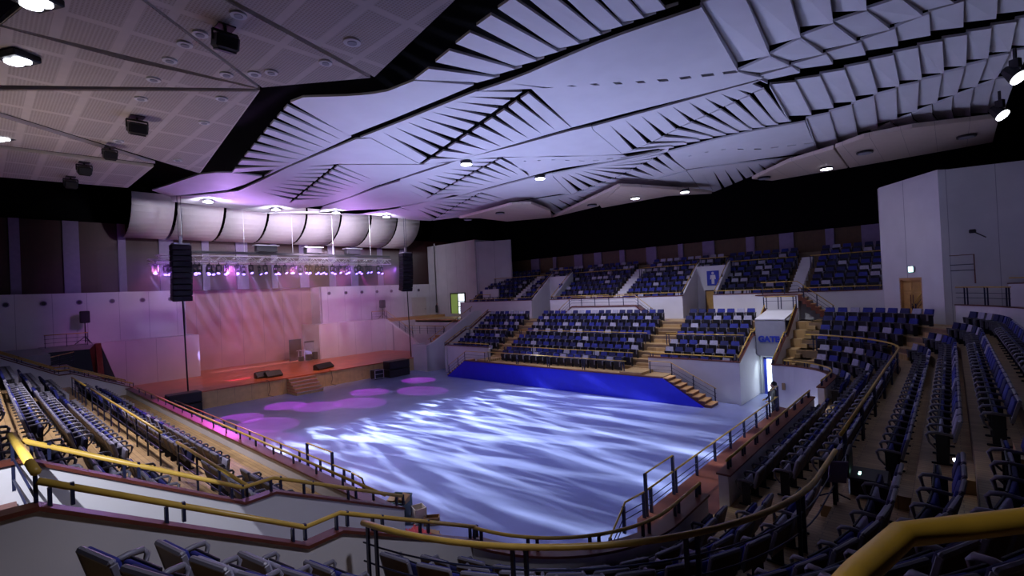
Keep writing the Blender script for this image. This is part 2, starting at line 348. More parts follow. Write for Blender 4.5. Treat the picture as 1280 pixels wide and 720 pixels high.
# far GATE header, recess, door
mb = MB()
mb.slab([(XG1+.1, 34.2, 4.85), (-7.9, 34.2, 4.85), (-7.9, 37.0, 5.25), (XG1+.1, 37.0, 5.25)], (0, 0, .12), 0)
struct(mb.build('wall_far', ['plain']), 'white sloped roof of the gate passage')
mb = MB(); mb.box(XG1+.1, -7.9, 34.2, 34.4, 2.62, 4.9); mb.box(XG1+.1, -7.9, 34.4, 37.2, 2.55, 2.7); struct(mb.build('wall_far', 'grey'), 'grey header panel over the gate carrying blue lettering')
mb = MB(); mb.box(XG1+.1, -7.9, 34.95, 35.1, 0, 2.6); struct(mb.build('wall_far', 'plain'), 'back wall inside the gate passage')
railing('handrail', [(XG1, 37.0, 6.3), (-7.85, 37.0, 6.3)], (.02, .5, .98), 'yellow handrail above the GATE roof', bars=(.3,), h=.85, r=.03)
def text(name, s, loc, rot, size, m, ext=.02, parent=None, bold=0.0):
    c = bpy.data.curves.new(name, 'FONT'); c.body = s; c.size = size; c.extrude = ext; c.align_x = 'CENTER'; c.align_y = 'CENTER'; c.offset = bold
    t = bpy.data.objects.new(name+'_tmp', c); COL.objects.link(t)
    dg = bpy.context.evaluated_depsgraph_get(); me = bpy.data.meshes.new_from_object(t.evaluated_get(dg)); COL.objects.unlink(t); bpy.data.objects.remove(t)
    me.materials.clear(); me.materials.append(MT[m]); o = bpy.data.objects.new(name, me); COL.objects.link(o)
    o.location = loc; o.rotation_euler = rot
    if parent: o.parent = parent
    return o
tag(text('gate_lettering', 'GATE', (-8.87, 34.17, 3.66), (PI/2, 0, 0), .50, 'bluep', .02, None, .025), 'large blue letters reading GATE on the grey header', 'sign')
g = empty('door_1', (-8.62, 34.74, 0)); struct(g, 'open blue-edged door with bright light behind it, under the GATE sign')
m = MB(); m.box(-.62, .62, .12, .18, 0, 2.3); m.build('lit_opening', 'daylit', g)
m = MB(); m.box(-.78, -.62, 0, .2, 0, 2.4); m.box(-.78, .7, 0, .2, 2.3, 2.4); m.build('door_frame', 'bluep', g)
m = MB(); m.rbox(.12, .5, -.02, .08, 1.0, 1.1, .02); m.build('door_handle', 'case', g)

# ------------------------------------------------------------------ far stand: blue wall, platform, stairs
mb = MB(); mb.slab([(-34.86, 29.1, 0), (-11.3, 29.1, 0), (-13.9, 29.1, 1.56), (-32.4, 29.1, 1.56)], (0, .15, 0), 0)
struct(mb.build('wall_far', 'blue'), 'long low royal-blue wall in front of the far stand')
mb = MB(); mb.box(-31.2, -14.0, 29.2, 31.25, .4, 1.58, 0); mb.box(-32.4, -13.9, 29.05, 29.3, 1.56, 1.62, 1)
struct(mb.build('floor', ['tread', 'cap']), 'raised plank platform behind the blue wall')
def stairs(name, a, b, w, z0, z1, n, axis, label, mats=('stair', 'cap')):
    """steps rising from a to b along axis ('x' or 'y'); w=(lo,hi) across"""
    mb = MB()
    for i in range(n):
        s0 = a+(b-a)*i/n; s1 = a+(b-a)*(i+1)/n; lo, hi = min(s0, s1), max(s0, s1); zt = z0+(z1-z0)*(i+1)/n
        zb = max(0, zt-(z1-z0)/n-.25) 
        if axis == 'x': mb.box(lo, hi, w[0], w[1], zb, zt-.04, 1); mb.box(lo-.02, hi+.02, w[0], w[1], zt-.04, zt, 0)
        else: mb.box(w[0], w[1], lo, hi, zb, zt-.04, 1); mb.box(w[0], w[1], lo-.02, hi+.02, zt-.04, zt, 0)
    return tag(mb.build(name, list(mats)), label, 'stairs')
stairs('staircase', -10.9, -13.9, (29.25, 30.4), 0, 1.56, 8, 'x', 'wooden stairs descending at the right end of the blue wall')
stairs('staircase', -35.0, -32.4, (29.25, 30.4), 0, 1.56, 8, 'x', 'wooden stairs at the stage end of the blue wall')
railing('handrail', [(-11.0, 30.45, .95), (-13.9, 30.45, 2.4), (-15.4, 30.45, 2.4)], (.02, .33, .66, .98), 'thin handrail above the wooden stairs right of the blue wall', h=.85, bars=(.3, .55), r=.025, double=False)
railing('handrail', [(-34.9, 29.3, .95), (-32.4, 29.3, 2.4), (-29.9, 29.3, 2.4)], (.02, .3, .5, .98), 'thin handrail above the stairs at the stage end of the blue wall', h=.85, bars=(.3, .55), r=.025, double=False)
def aisle(path_pt_a, path_pt_b, label, rows=ROWS, lo=3.2, mats=('tread', 'riser')):
    first = rows is ROWS and path_pt_a[2] == PI/2
    mb = MB()
    zs = [rows[0][2]-.45]+[r[2] for r in rows]
    for i, (_, R, z, a, b) in enumerate(rows):
        zp = zs[i]
        ribbon(mb, [path_pt_a, path_pt_b], a-.30, a+.02, z-.6, (z+zp)/2, 0)
    return struct(mb.build('floor', list(mats)), label)
mb = MB(); mb.box(-31.0, -29.7, 29.3, 31.3, 1.0, 1.75); mb.box(-17.0, -15.4, 29.3, 31.3, 1.0, 1.75); struct(mb.build('floor', 'tread'), 'pale plank landings at the foot of the far aisles')
aisle((-29.8, YF, PI/2), (-31.0, YF, PI/2), 'pale wooden aisle steps in the far stand nearest the stage')
aisle((-15.5, YF, PI/2), (-16.9, YF, PI/2), 'pale wooden aisle steps in the far stand beside the middle block')
aisle((-14.85, YN, -PI/2), (-16.15, YN, -PI/2), 'wooden aisle steps in the left stand', ROWSL[3:])
aisle((-28.4, YN, -PI/2), (-29.6, YN, -PI/2), 'wooden aisle steps in the left stand nearest the stage', ROWSL[3:])
aisle((C1[0], 11.35, 0), (C1[0], 12.55, 0), 'wooden aisle steps in the right stand')
aisle((C2[0], C2[1], math.radians(29)), (C2[0], C2[1], math.radians(40)), 'pale wooden aisle steps in the far corner', ROWS[3:])
aisle((C2[0], C2[1], math.radians(83)), (C2[0], C2[1], math.radians(86)), 'pale wooden steps right of the gate')
mb = MB()
for i, (_, R, z, a, b) in enumerate(ROWS):
    mb.box(-7.76, -6.3, YF+a, YF+b, z-.5, z); 
struct(mb.build('floor', 'tread'), 'pale steps climbing beside the right wall of the gate')

# ------------------------------------------------------------------ far upper tier
UY = 38.8; UZ = 5.9
def alcove_blocks(): return
mb = MB()
for x0, x1 in ((-43.5, -32.45), (-30.0, -16.36), (-13.9, -3.1)):
    mb.box(x0, x1, UY, UY+.2, 4.6, 6.5, 0); mb.box(x0, x1, UY-.04, UY+.24, 6.5, 6.56, 1)
struct(mb.build('wall_far', ['plain', 'cap']), 'white front wall of the far upper tier')
mb = MB()
for k in range(9):
    z = UZ+.46*k; y = UY+.2+.85*k
    segs = [(-43.5, -32.55), (-29.9, -16.46), (-13.8, -3.0)] if k < 4 else [(-43.5, -3.0)]
    for x0, x1 in segs: mb.box(x0, x1, y, y+.87, z-.9, z, 0)
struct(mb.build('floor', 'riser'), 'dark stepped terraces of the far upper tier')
for x0, x1, lab in ((-23.35, -22.45, 'left of the restroom alcove'), (-8.85, -8.05, 'near the corner tower'), (-36.2, -35.4, 'nearest the stage')):
    mb = MB()
    for k in range(14): mb.box(x0, x1, UY+.2+.425*k, UY+.64+.425*k, UZ+.23*k-.4, UZ+.23*(k+1)+.02, 0)
    struct(mb.build('floor', 'plain'), 'pale aisle steps in the far upper tier, '+lab)
for xa, xb, lab in ((-32.45, -30.0, 'alcove nearest the stage'), (-16.36, -13.9, 'alcove with the blue restroom sign')):
    mb = MB()
    for x in (xa, xb):
        s = -1 if x == xa else 1
        mb.slab([(x, UY+.21, 4.6), (x, UY+.21, 6.55), (x, UY+4.0, 9.3), (x, UY+4.0, 4.6)], (s*.15, 0, 0), 0)
    mb.box(xa, xb, UY+3.3, UY+3.5, 4.6, 8.9, 0)
    struct(mb.build('wall_far', ['plain', 'cap']), 'white sloping side walls of the '+lab)
    for x in (xa-.07, xb+.07):
        railing('wall_handrail', [(x, UY+.1, 6.8), (x, UY+3.9, 9.45)], (.03, .5, .97), 'yellow handrail up the %s side of the upper %s' % ('left' if x < xa else 'right', lab), h=.22, r=.03)
    railing('handrail', [(xa, UY+4.0, 9.6), (xb, UY+4.0, 9.6)], (.03, .97), 'short yellow handrail across the top of the upper '+lab, h=.6, r=.03)
s = empty('restroom_sign', (-15.0, 42.05, 7.85), 0, 'blue square restroom sign with white standing figure in the upper alcove', 'sign')
m = MB(); m.box(-.5, .5, 0, .04, -.62, .62); m.build('sign_board', 'bluep', s)
m = MB(); m.cyl((0, 0), .001, 0, 0.0001, 3)
m = MB(); m.slab([(.11*math.cos(a*PI/8), -.02, .42+.11*math.sin(a*PI/8)) for a in range(16)], (0, .02, 0)); m.slab([(-.2, -.02, .27), (.2, -.02, .27), (.24, -.02, -.1), (.15, -.02, -.1), (.12, -.02, .1), (.11, -.02, -.5), (-.11, -.02, -.5), (-.12, -.02, .1), (-.15, -.02, -.1), (-.24, -.02, -.1)], (0, .02, 0)); m.build('figure', 'plain', s)
s = tag(MB().build('restroom_sign', 'bluep') if False else (lambda m: (m.box(-31.2, -30.4, 42.05, 42.08, 7.1, 8.1), m.build('restroom_sign', 'bluep'))[1])(MB()), 'small blue sign in the upper alcove nearest the stage', 'sign')
d = empty('door_2', (-14.9, 42.0, 4.64)); struct(d, 'wooden door in the recess below the restroom sign')
m = MB(); m.box(-.7, .7, 0, .08, 0, 2.1); m.build('door_leaf', 'door', d); m = MB(); m.box(-.78, -.7, -.03, .08, 0, 2.2); m.box(.7, .78, -.03, .08, 0, 2.2); m.box(-.78, .78, -.03, .08, 2.1, 2.2); m.build('door_frame', 'brown', d)
for x0, x1, lab in ((-42, -32.6, 'left of the alcove nearest the stage'), (-29.9, -23.3, 'right of the alcove nearest the stage'), (-22.4, -16.5, 'left of the restroom alcove'), (-13.8, -8.9, 'right of the restroom alcove'), (-8.0, -3.3, 'beside the tall right tower')):
    railing('handrail', [(x0, UY+.1, 6.8), (x1, UY+.1, 6.8)], fr(5), 'thin yellow rail on the upper tier wall, '+lab, h=.25, r=.03)
    railing('handrail', [(x0, UY+.2+.85*5, UZ+.46*4+1.45), (x1, UY+.2+.85*5, UZ+.46*4+1.45)], fr(4), 'thin yellow rail between upper tier rows, '+lab, h=.95, r=.03)
# stair enclosures in front of the upper tier
mb = MB(); mb.slab([(-28.4, 38.0, 4.6), (-18.6, 38.0, 4.6), (-20.2, 38.0, 5.75), (-26.8, 38.0, 5.75)], (0, .8, 0), 0); mb.slab([(-28.4, 37.95, 4.6), (-26.8, 37.95, 5.75), (-26.8, 37.95, 5.85), (-28.5, 37.95, 4.65)], (0, .9, 0), 1); mb.slab([(-18.6, 37.95, 4.6), (-20.2, 37.95, 5.75), (-20.2, 37.95, 5.85), (-18.5, 37.95, 4.65)], (0, .9, 0), 1); mb.box(-26.8, -20.2, 37.95, 38.8, 5.75, 5.83, 1)
struct(mb.build('wall_far', ['plain', 'cap']), 'white stair block with sloping sides below the far upper tier')
railing('handrail', [(-28.4, 38.0, 5.5), (-26.8, 38.0, 6.7), (-20.2, 38.0, 6.7), (-18.6, 38.0, 5.5)], fr(8), 'thin handrail over the double stair below the far upper tier', h=.85, bars=(.3, .55), r=.025, double=False)
stairs('staircase', -5.9, -7.9, (38.05, 38.75), 4.64, 6.4, 8, 'x', 'wooden stairs rising to the upper tier left of the wooden double door')
railing('handrail', [(-5.8, 38.0, 5.55), (-7.9, 38.0, 7.3), (-10.2, 38.0, 7.3)], (.02, .25, .45, .7, .98), 'thin handrail over the wooden stairs near the double door', h=.85, bars=(.3, .55), r=.025, double=False)
mb = MB(); mb.box(-10.6, -7.9, 38.0, 38.8, 4.6, 6.35, 0); mb.box(-10.6, -7.9, 37.95, 38.8, 6.35, 6.42, 1); struct(mb.build('wall_far', ['plain', 'cap']), 'white landing block at the top of the stairs near the double door')
# back wall with pillars
mb = MB(); mb.box(-46, -2.5, 46.9, 47.1, 5, 11.4); struct(mb.build('wall_back', 'brownx'), 'dark brown panelled back wall of the far upper tier')
mb = MB(); mb.box(-58, 6, 47.2, 47.4, 4, 20); struct(mb.build('wall_back', 'black'), 'black upper back wall')
PX = [(-38.8, -37.5), (-35.4, -34.9), (-32.3, -31.2), (-29.6, -28.7), (-26.4, -25.8), (-23.3, -22.2), (-19.9, -19.4), (-17.5, -16.4), (-13.6, -12.9), (-10.9, -9.8), (-7.5, -6.9), (-5.1, -3.6)]
for i, (a, b) in enumerate(PX):
    m = MB(); m.box(a, b, 46.7, 46.9, 8.5, 11.4); o = m.build('trim_2', 'pill'); struct(o, 'grey pilaster on the dark back wall of the far upper tier')

# ------------------------------------------------------------------ right tower, door, right-hand parapets
TA = Vector((-3.19, 38.46, 0)); TB = Vector((-.33, 34.75, 0)); TC = Vector((3.6, 35.9, 0)); TD = Vector((3.6, 39, 0))
def tp(t, z): p = TA.lerp(TB, t); return Vector((p.x, p.y, z))
mb = MB()
def wallpoly(mb, a, b, z0, z1, off, mi=0): mb.slab([(a.x, a.y, z0), (b.x, b.y, z0), (b.x, b.y, z1), (a.x, a.y, z1)], off, mi)
nrm = Vector((.79, .61, 0))*.3
wallpoly(mb, TA, TA.lerp(TB, .31), 4.5, 12.85, nrm); wallpoly(mb, TA.lerp(TB, .66), TB, 4.5, 12.85, nrm); wallpoly(mb, TA.lerp(TB, .31), TA.lerp(TB, .66), 7.2, 12.85, nrm)
mb.prism([(TA.x, TA.y), (TB.x, TB.y), (3.6, 39), (0, 46.9), (-3.2, 46.9)], 12.8, 12.95)
mb.box(-3.25, -3.1, 38.46, 46.9, 4.5, 12.9)
struct(mb.build('wall_right', 'white'), 'tall pale lavender corner tower with vertical joints')
mb = MB(); wallpoly(mb, TB, TC, 4.5, 12.9, (0.05, .2, 0)); wallpoly(mb, TC, Vector((5.5, 28, 0)), 4.5, 12.9, (.2, 0, 0)); wallpoly(mb, Vector((5.5, 28, 0)), Vector((14, 20, 0)), 4.5, 14, (.2, .2, 0)); struct(mb.build('wall_right', 'white'), 'shadowed grey panelled wall right of the corner tower')
d = empty('door_3', tp(.485, 4.62), math.atan2(TB.y-TA.y, TB.x-TA.x)); struct(d, 'wooden double door in the pale corner tower under a green exit sign')
for s in (-1, 1):
    m = MB(); m.box(min(0, s*.8), max(0, s*.8), .15, .21, 0, 2.45)
    for z0, z1 in ((.15, .9), (1.0, 1.75), (1.85, 2.35)): m.rbox(min(s*.08, s*.7), max(s*.08, s*.7), .12, .16, z0, z1, .02)
    lf = m.build('door_leaf', 'door', d)
    m = MB(); m.tube([(s*.1, .05, .8), (s*.1, .05, 1.6)], .025, 6); m.build('door_handle', 'cap', lf)
m = MB(); m.box(-.9, -.8, 0, .3, 0, 2.6); m.box(.8, .9, 0, .3, 0, 2.6); m.box(-.9, .9, 0, .3, 2.45, 2.6); m.build('door_frame', 'stair', d)
e = empty('exit_sign', tp(.55, 7.55)-Vector((.05, .04, 0)), math.atan2(TB.y-TA.y, TB.x-TA.x), 'small glowing green-white exit sign above the wooden double door', 'exit sign')
m = MB(); m.rbox(-.2, .2, -.08, .02, -.03, .33, .02); m.build('housing', 'plain', e)
m = MB(); m.box(-.17, .17, -.09, -.08, 0, .3); m.build('light_panel', 'green', e)
e = tag((lambda m: (m.rbox(-.14, .14, -.1, .1, 0, .2, .04), m.tube([(0, 0, .1), (.5, .3, -.25)], .03, 6), m.build('wall_lamp', 'case'))[2])(MB()), 'small dark lamp bracket on the shadowed right wall', 'lamp'); e.location = (.9, 34.75, 9.4)
ARW = [(C2[0], C2[1], math.radians(a)) for a in range(52, -1, -4)]+[(C2[0], 22, 0), (C2[0], 14, 0)]
def poly_wall(path, R, w, z0, z1, label):
    mb = MB(); ribbon(mb, path, R, R+w, z0, z1-.05, 0); ribbon(mb, path, R-.04, R+w+.04, z1-.05, z1, 1); struct(mb.build('wall_right', ['plain', 'cap']), label)
poly_wall(ARW, 10.45, .2, 4.0, 5.72, 'lavender-lit parapet behind the top row of the right stand')
railing('handrail', [(C2[0]+10.5*math.cos(math.radians(56)), C2[1]+10.5*math.sin(math.radians(56)), 5.6)]+rp(ARW[:8], 10.5, 6.62), (.02, .2, .38, .56, .75, .97), 'yellow-topped railing on the parapet beside the wooden double door', h=.92, bars=(.3, .55), r=.03)
poly_wall([(C2[0], C2[1], math.radians(a)) for a in range(44, 9, -4)], 12.4, .2, 4.2, 6.75, 'upper parapet wall right of the double door')
railing('handrail', rp([(C2[0], C2[1], math.radians(a)) for a in range(46, 9, -4)], 12.45, 7.0), (.05, .5, .95), 'thin yellow rail on the upper parapet right of the double door', h=.25, r=.03)
mb = MB()
for k in range(5): ribbon(mb, [(C2[0], C2[1], math.radians(a)) for a in range(38, -9, -4)], 12.6+.85*k, 13.5+.85*k, 4.5, 5.9+.5*k)
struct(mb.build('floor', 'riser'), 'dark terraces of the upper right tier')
mb = MB(); ribbon(mb, ARW, 10.6, 12.6, 4, 4.62); struct(mb.build('floor', 'tread'), 'walkway behind the right parapet')
rt = empty('handrail', (-.2, 34.9, 6.8), 0, 'square dark rail frame at the top corner beside the tower', 'railing')
m = MB(); m.tube([(0, 0, 0), (0, 0, 1.5), (1.1, -.3, 1.5), (1.1, -.3, 0)], .035, 6); m.build('handrail', 'cap', rt); m = MB(); m.tube([(0, 0, .7), (1.1, -.3, .7)], .02, 5); m.tube([(0, 0, 1.0), (1.1, -.3, 1.0)], .02, 5); m.build('rail_bar', 'steel', rt)
# foreground handrail beside the camera and the upper floor the camera stands on
fg = [at(1010, 790, z=6.8), at(1070, 720, z=6.8), at(1128, 668, z=6.8)]+[at(1205, 659, z=6.8), at(1300, 648, z=6.8), at(1420, 625, z=6.8)]
railing('handrail', fg, (.02, .98), 'very close thick yellow handrail crossing the bottom right corner', h=.9, r=.033, double=False)
mb = MB(); ribbon(mb, arc(C1, -75, 20, 12), 11.0, 16, 5.3, 5.86); struct(mb.build('floor', 'tread'), 'upper floor the camera stands on')

# ------------------------------------------------------------------ stage
mb = MB(); mb.prism([(-40.95, 8.9), (-40.95, 31.2), (-43.4, 33.2), (-54.2, 33.2), (-54.2, 6.0), (-43, 6.0)], 0, 1.22, 0)
mb.prism([(-40.9, 8.85), (-40.9, 31.25), (-43.4, 33.25), (-54.2, 33.25), (-54.2, 5.95), (-43, 5.95)], 1.22, 1.3, 1)
struct(mb.build('floor', ['stfront', 'stage']), 'orange-red plank stage floor with tan front')
mb = MB()
mb.slab([(-50, 7.7, 1.3), (-50, 13.4, 1.3), (-50, 13.4, 5.0), (-50, 6.6, 5.0)], (-.2, 0, 0))
mb.box(-54, -50.21, 13.2, 13.39, 1.3, 4.99)
mb.slab([(-50, 24.5, 1.3), (-50, 32.6, 1.3), (-50, 32.6, 5.0), (-50, 24.5, 5.0)], (-.2, 0, 0))
mb.slab([(-50, 32.6, 1.3), (-44.2, 33.4, 1.3), (-45.5, 33.3, 2.6), (-50, 32.6, 5.0)], (0, .25, 0))
mb.box(-54, -50.21, 24.51, 24.7, 1.3, 4.99)
mb.box(-52, -50.1, 5.9, 13.3, 4.9, 5.0); mb.box(-52, -50.1, 24.6, 33, 4.9, 5.0)
struct(mb.build('wall_left', 'whitey'), 'pink-lit white stage side walls')
mb = MB(); mb.box(-52.2, -52, -14, 12.9, 4.6, 9.05); mb.box(-54.2, -52, 12.75, 12.95, 4.9, 9.05); mb.box(-54.2, -52, 25.7, 25.9, 4.9, 9.05); mb.box(-52.2, -52, 25.8, 43, 4.6, 9.05)
struct(mb.build('wall_left', 'whitey'), 'tall pale wall either side of the stage recess')
mb = MB(); mb.box(-54.3, -54.1, 12.8, 25.9, 1.3, 9.05); struct(mb.build('wall_left', 'rose'), 'rose-coloured back wall of the stage recess')
mb = MB(); mb.box(-54.3, -53.4, -14, 46, 9.05, 15); struct(mb.build('wall_left', 'brown'), 'dark brown panelled wall above the stage')
mb = MB(); mb.box(-56, -54.4, -30, 48, 9, 20); struct(mb.build('wall_left', 'black'), 'black wall above the stage')
for a, b in ((-4.5, -3.7), (-1.4, -.9), (1.9, 2.5), (4.95, 5.95), (8.45, 9.0), (11.4, 12.5), (14.8, 15.4), (17.8, 18.9), (21.2, 21.8), (24.2, 25.2), (27.6, 28.4), (30.4, 31.3), (34.1, 34.8), (37.5, 38.6)):
    m = MB(); m.box(-53.4, -53.25, a, b, 9.05, 15); struct(m.build('trim_3', 'pill'), 'purple-lit pilaster on the brown wall above the stage')
for y in (1.57, 3.6, 5.67, 7.73, 9.78, 11.82, 26.8, 28.85, 30.9, 32.95, 35.0, 39.2):
    e = empty('wall_port', (-51.98, y, 8.3), 0, 'round dark speaker port in the wall, %s' % ('%s left of the recess' % ('first', 'second', 'third', 'fourth', 'fifth', 'sixth')[int(round((11.82-y)/2.05))] if y < 13 else '%s right of the recess' % ('first', 'second', 'third', 'fourth', 'fifth', 'sixth', 'last')[min(6, int(round((y-26.8)/2.05)))]), 'wall port', 'round ports along the wall behind the stage')
    m = MB(); m.tube([(.0, 0, 0), (.06, 0, 0)], .2, 14); m.build('rim', 'pill', e); m = MB(); m.tube([(.02, 0, 0), (.08, 0, 0)], .14, 12); m.build('cone', 'case', e)
# ledges, stair flights and gallery railings right of stage
mb = MB(); mb.box(-52, -38.9, 37.0, 42.2, 4.3, 4.64, 0); mb.box(-52, -50.2, 33, 42, 4.6, 4.95, 0); struct(mb.build('floor', ['stair']), 'upper walkway right of the stage')
mb = MB(); mb.box(-50.2, -50, 33, 37, 2.2, 4.6); mb.box(-50.0, -42.0, 37.0, 37.2, 0, 4.5); mb.box(-50, -42.2, 35.2, 35.4, 0, 3.0); struct(mb.build('wall_far', 'plain'), 'stepped white walls right of the stage')
railing('handrail', [(-50, 35.3, 4.0), (-42.4, 35.3, 4.0)], fr(6), 'low railing on the middle ledge right of the stage', h=.95, bars=(.3, .6), r=.03, double=False)
railing('handrail', [(-50.1, 30.9, 5.95), (-50.1, 32.7, 5.95)], (.02, .98), 'dark square railing beside the right speaker stand', h=.95, bars=(.3, .6), r=.03, double=False)
railing('handrail', [(-50.0, 32.8, 5.95), (-45.9, 33.6, 3.6)], (.02, .5, .98), 'sloping handrail down the stage right wing', h=.95, bars=(.3, .6), r=.03, double=False)
stairs('staircase', 31.2, 37.0, (-40.9, -39.3), .3, 4.6, 14, 'y', 'orange wooden stairs climbing right of the stage', ('stair', 'stair'))
stairs('staircase', 33.3, 35.2, (-43.6, -42.3), 1.3, 3.0, 6, 'y', 'short orange wooden stairs behind the stage corner', ('stair', 'stair'))
mb = MB()
x0 = -38.75
mb.slab([(x0, 30.0, 0), (x0, 30.0, 2.6), (x0, 30.9, 2.85), (x0, 36.6, 5.6), (x0, 37.6, 5.6), (x0, 37.6, 0)], (-.3, 0, 0)); mb.box(-40.9, -38.75, 29.85, 30.1, 0, 2.6); mb.box(-41.2, -40.9, 29.85, 31.3, 0, 2.6)
struct(mb.build('wall_far', 'plain'), 'solid white wing wall enclosing the orange stairs')
railing('wall_handrail', [(-39.1, 30.4, 3.1), (-39.1, 36.6, 6.1)], (.05, .35, .65, .95), 'thin handrail on top of the white wing wall', h=.45, r=.03, double=False)
mb = MB(); mb.slab([(x0-.3, 31, 4.64), (x0+1.7, 31, 4.64), (x0+1.7, 38.8, 4.64), (x0-.3, 38.8, 4.64)][:4], (0, 0, -.3)) if False else mb.box(-42, -36.5, 37.2, 38.8, 4.2, 4.64); struct(mb.build('floor', 'stair'), 'landing at the top of the orange stairs')
railing('handrail', [(-47, 41.8, 5.7), (-41.5, 39.2, 5.7)], fr(5), 'low yellow railing in front of the bright exit door', h=.6, bars=(.3,), r=.03, double=False)
railing('handrail', [(-43.0, 39.2, 5.7), (-40.6, 39.0, 7.3), (-38.5, 39.0, 7.3)], fr(4), 'sloping handrail up to the upper tier beside the left tower', h=.9, bars=(.3, .6), r=.03, double=False)
mb = MB(); mb.slab([(-43, 39.0, 4.6), (-38.5, 39.0, 4.6), (-38.5, 39.0, 6.4), (-40.6, 39.0, 6.4), (-43, 39.0, 4.9)], (0, .2, 0)); mb.box(-41.0, -38.5, 40.2, 40.4, 5, 7.9); struct(mb.build('wall_far', 'plain'), 'white sloping stair wall beside the left tower')
# left tower
mb = MB(); mb.box(-53.3, -43.9, 42.0, 42.2, 4.5, 14.2); mb.box(-44.1, -43.9, 42.2, 46.8, 4.5, 14.2); mb.slab([(-44, 42.2, 4.5), (-40, 44.3, 4.5), (-40, 44.3, 13.9), (-44, 42.2, 13.9)], (0, .2, 0)); mb.box(-51.9, -51.7, 42.0, 42.05, 4.5, 14.5)
struct(mb.build('wall_back', 'white'), 'purple-lit corner tower right of the stage')
d = empty('door_4', (-47.2, 41.9, 4.64)); struct(d, 'bright exit door with green leaf and glowing gap')
m = MB(); m.box(-1.5, -.1, 0, .06, .4, 2.9); m.build('door_leaf', 'greenleaf', d); m = MB(); m.box(-.1, 1.1, 0, .05, .4, 2.9); m.build('lit_opening', 'daylit', d)
m = MB(); m.box(-1.62, -1.5, -.05, .1, .4, 3.0); m.box(1.1, 1.22, -.05, .1, .4, 3.0); m.box(-1.62, 1.22, -.05, .1, 2.9, 3.05); m.box(-.16, -.06, -.05, .1, .4, 2.9)
for z in (1.2, 1.9): m.box(-.06, 1.1, -.05, 0, z, z+.1)
m.build('door_frame', 'case', d)
d = empty('door_5', (-51.95, 40.3, 4.64)); struct(d, 'plain pale door in the wall right of the stage')
m = MB(); m.box(0, .05, -2.3, .0, 0, 2.7); m.build('door_leaf', 'perfb', d); m = MB(); m.box(.05, .1, -.25, -.15, 1.1, 1.2); m.build('door_handle', 'steel', d)
e = empty('fire_extinguisher', (-51.0, 41.3, 5.2), 0, 'small dark extinguisher cabinet on the wall left of the exit door', 'extinguisher')
m = MB(); m.cyl((0, 0), .16, 0, .9, 10); m.cyl((0, 0), .16, .9, 1.05, 10, r2=.05); m.build('cylinder', 'case', e); m = MB(); m.bar((0, 0, 1.05), (.2, 0, 1.2), .06); m.build('valve', 'red', e)
# left of stage: ledges and stair
mb = MB(); mb.box(-52, -43, -6, 3.2, 4.2, 4.9, 0); mb.box(-50.1, -43.5, 3.2, 4.6, 3.0, 3.6, 0); mb.box(-51.9, -44.5, 4.6, 5.9, 0, 2.8, 0); mb.box(-52, -50.1, 3.2, 6.6, 4.6, 4.95, 0); struct(mb.build('floor', ['grey']), 'grey ledges left of the stage')
mb = MB(); mb.slab([(-50, 6.65, 5.0), (-45.2, 6.2, 1.3), (-46.2, 6.2, 1.3), (-50, 6.3, 4.6)], (0, -.35, 0)); struct(mb.build('trim_4', 'cap'), 'reddish sloping trim beside the stage left wing')
railing('handrail', [(-50.0, 3.4, 5.9), (-50.0, 5.9, 5.9)], (.02, .5, .98), 'dark square railing beside the left speaker stand', h=.95, bars=(.3, .6), r=.03, double=False)
railing('handrail', [(-49.8, 5.0, 4.5), (-43.0, 2.0, 4.5)], fr(4), 'low railing on the ledge left of the stage', h=.9, bars=(.3, .6), r=.03, double=False)
railing('handrail', [(-38.5, 6.9, 2.35), (-36.9, 6.9, 2.35)], (.02, .5, .98), 'short yellow railing at the stage corner of the left stand', h=.7, bars=(.3,), r=.035, double=False)

# curved white reflectors above the stage
YB = [4.4, 9.2, 11.75, 15.5, 19.25, 23.0, 26.75, 30.4, 33.9, 37.3]
names = 'first second third fourth fifth sixth seventh eighth ninth'.split()
for i in range(1, 9):
    y0, y1 = YB[i]+.12, YB[i+1]-.12
    if i == 1: y0 = 8.9-.2
    m = MB(); N = 10; prof = []
    for k in range(N+1):
        t = PI/2*k/N; prof.append((-52.4+4.0*math.sin(t), 17.0-3.3*math.cos(t)))
    for k in range(N):
        (xa, za), (xb, zb) = prof[k], prof[k+1]
        m.add([(xa, y0, za), (xb, y0, zb), (xb, y1, zb), (xa, y1, za), (xa-.06, y0, za+.1), (xb-.1, y0, zb+.02), (xb-.1, y1, zb+.02), (xa-.06, y1, za+.1)],
              [(0, 1, 2, 3), (7, 6, 5, 4), (0, 4, 5, 1), (3, 2, 6, 7)])
    o = m.build('acoustic_reflector', 'refl', None, True); tag(o, 'white curved reflector panel above the stage, %s from the left' % names[i-1], 'acoustic panel', 'curved reflectors over the stage')
# lighting truss
T0 = Vector((-44, 9.2, 11.0))
tr = empty('lighting_truss', T0, 0, 'long horizontal aluminium lighting truss above the stage', 'truss')
def truss(length, w, h, mset=None):
    ch = MB(); lc = MB()
    for sx in (-w/2, w/2):
        for sz in (0, h): ch.tube([(sx, 0, sz), (sx, length, sz)], .035, 5)
    n = int(length/.55)
    for i in range(n):
        a = i*length/n; b = (i+1)*length/n
        for sx in (-w/2, w/2): lc.tube([(sx, a, 0 if i % 2 else h), (sx, b, h if i % 2 else 0)], .022, 4)
        lc.tube([(-w/2, a, 0), (w/2, b, 0)], .02, 4); lc.tube([(-w/2, a, h), (w/2, b, h)], .02, 4)
    return ch, lc
ch, lc = truss(20.4, .5, .5); ch.build('chord', 'metal', tr); lc.build('lacing', 'metal', tr)
tr2 = empty('lighting_truss', (-45.5, 9.0, 11.0), 0, 'second thinner truss hanging just behind the main one', 'truss')
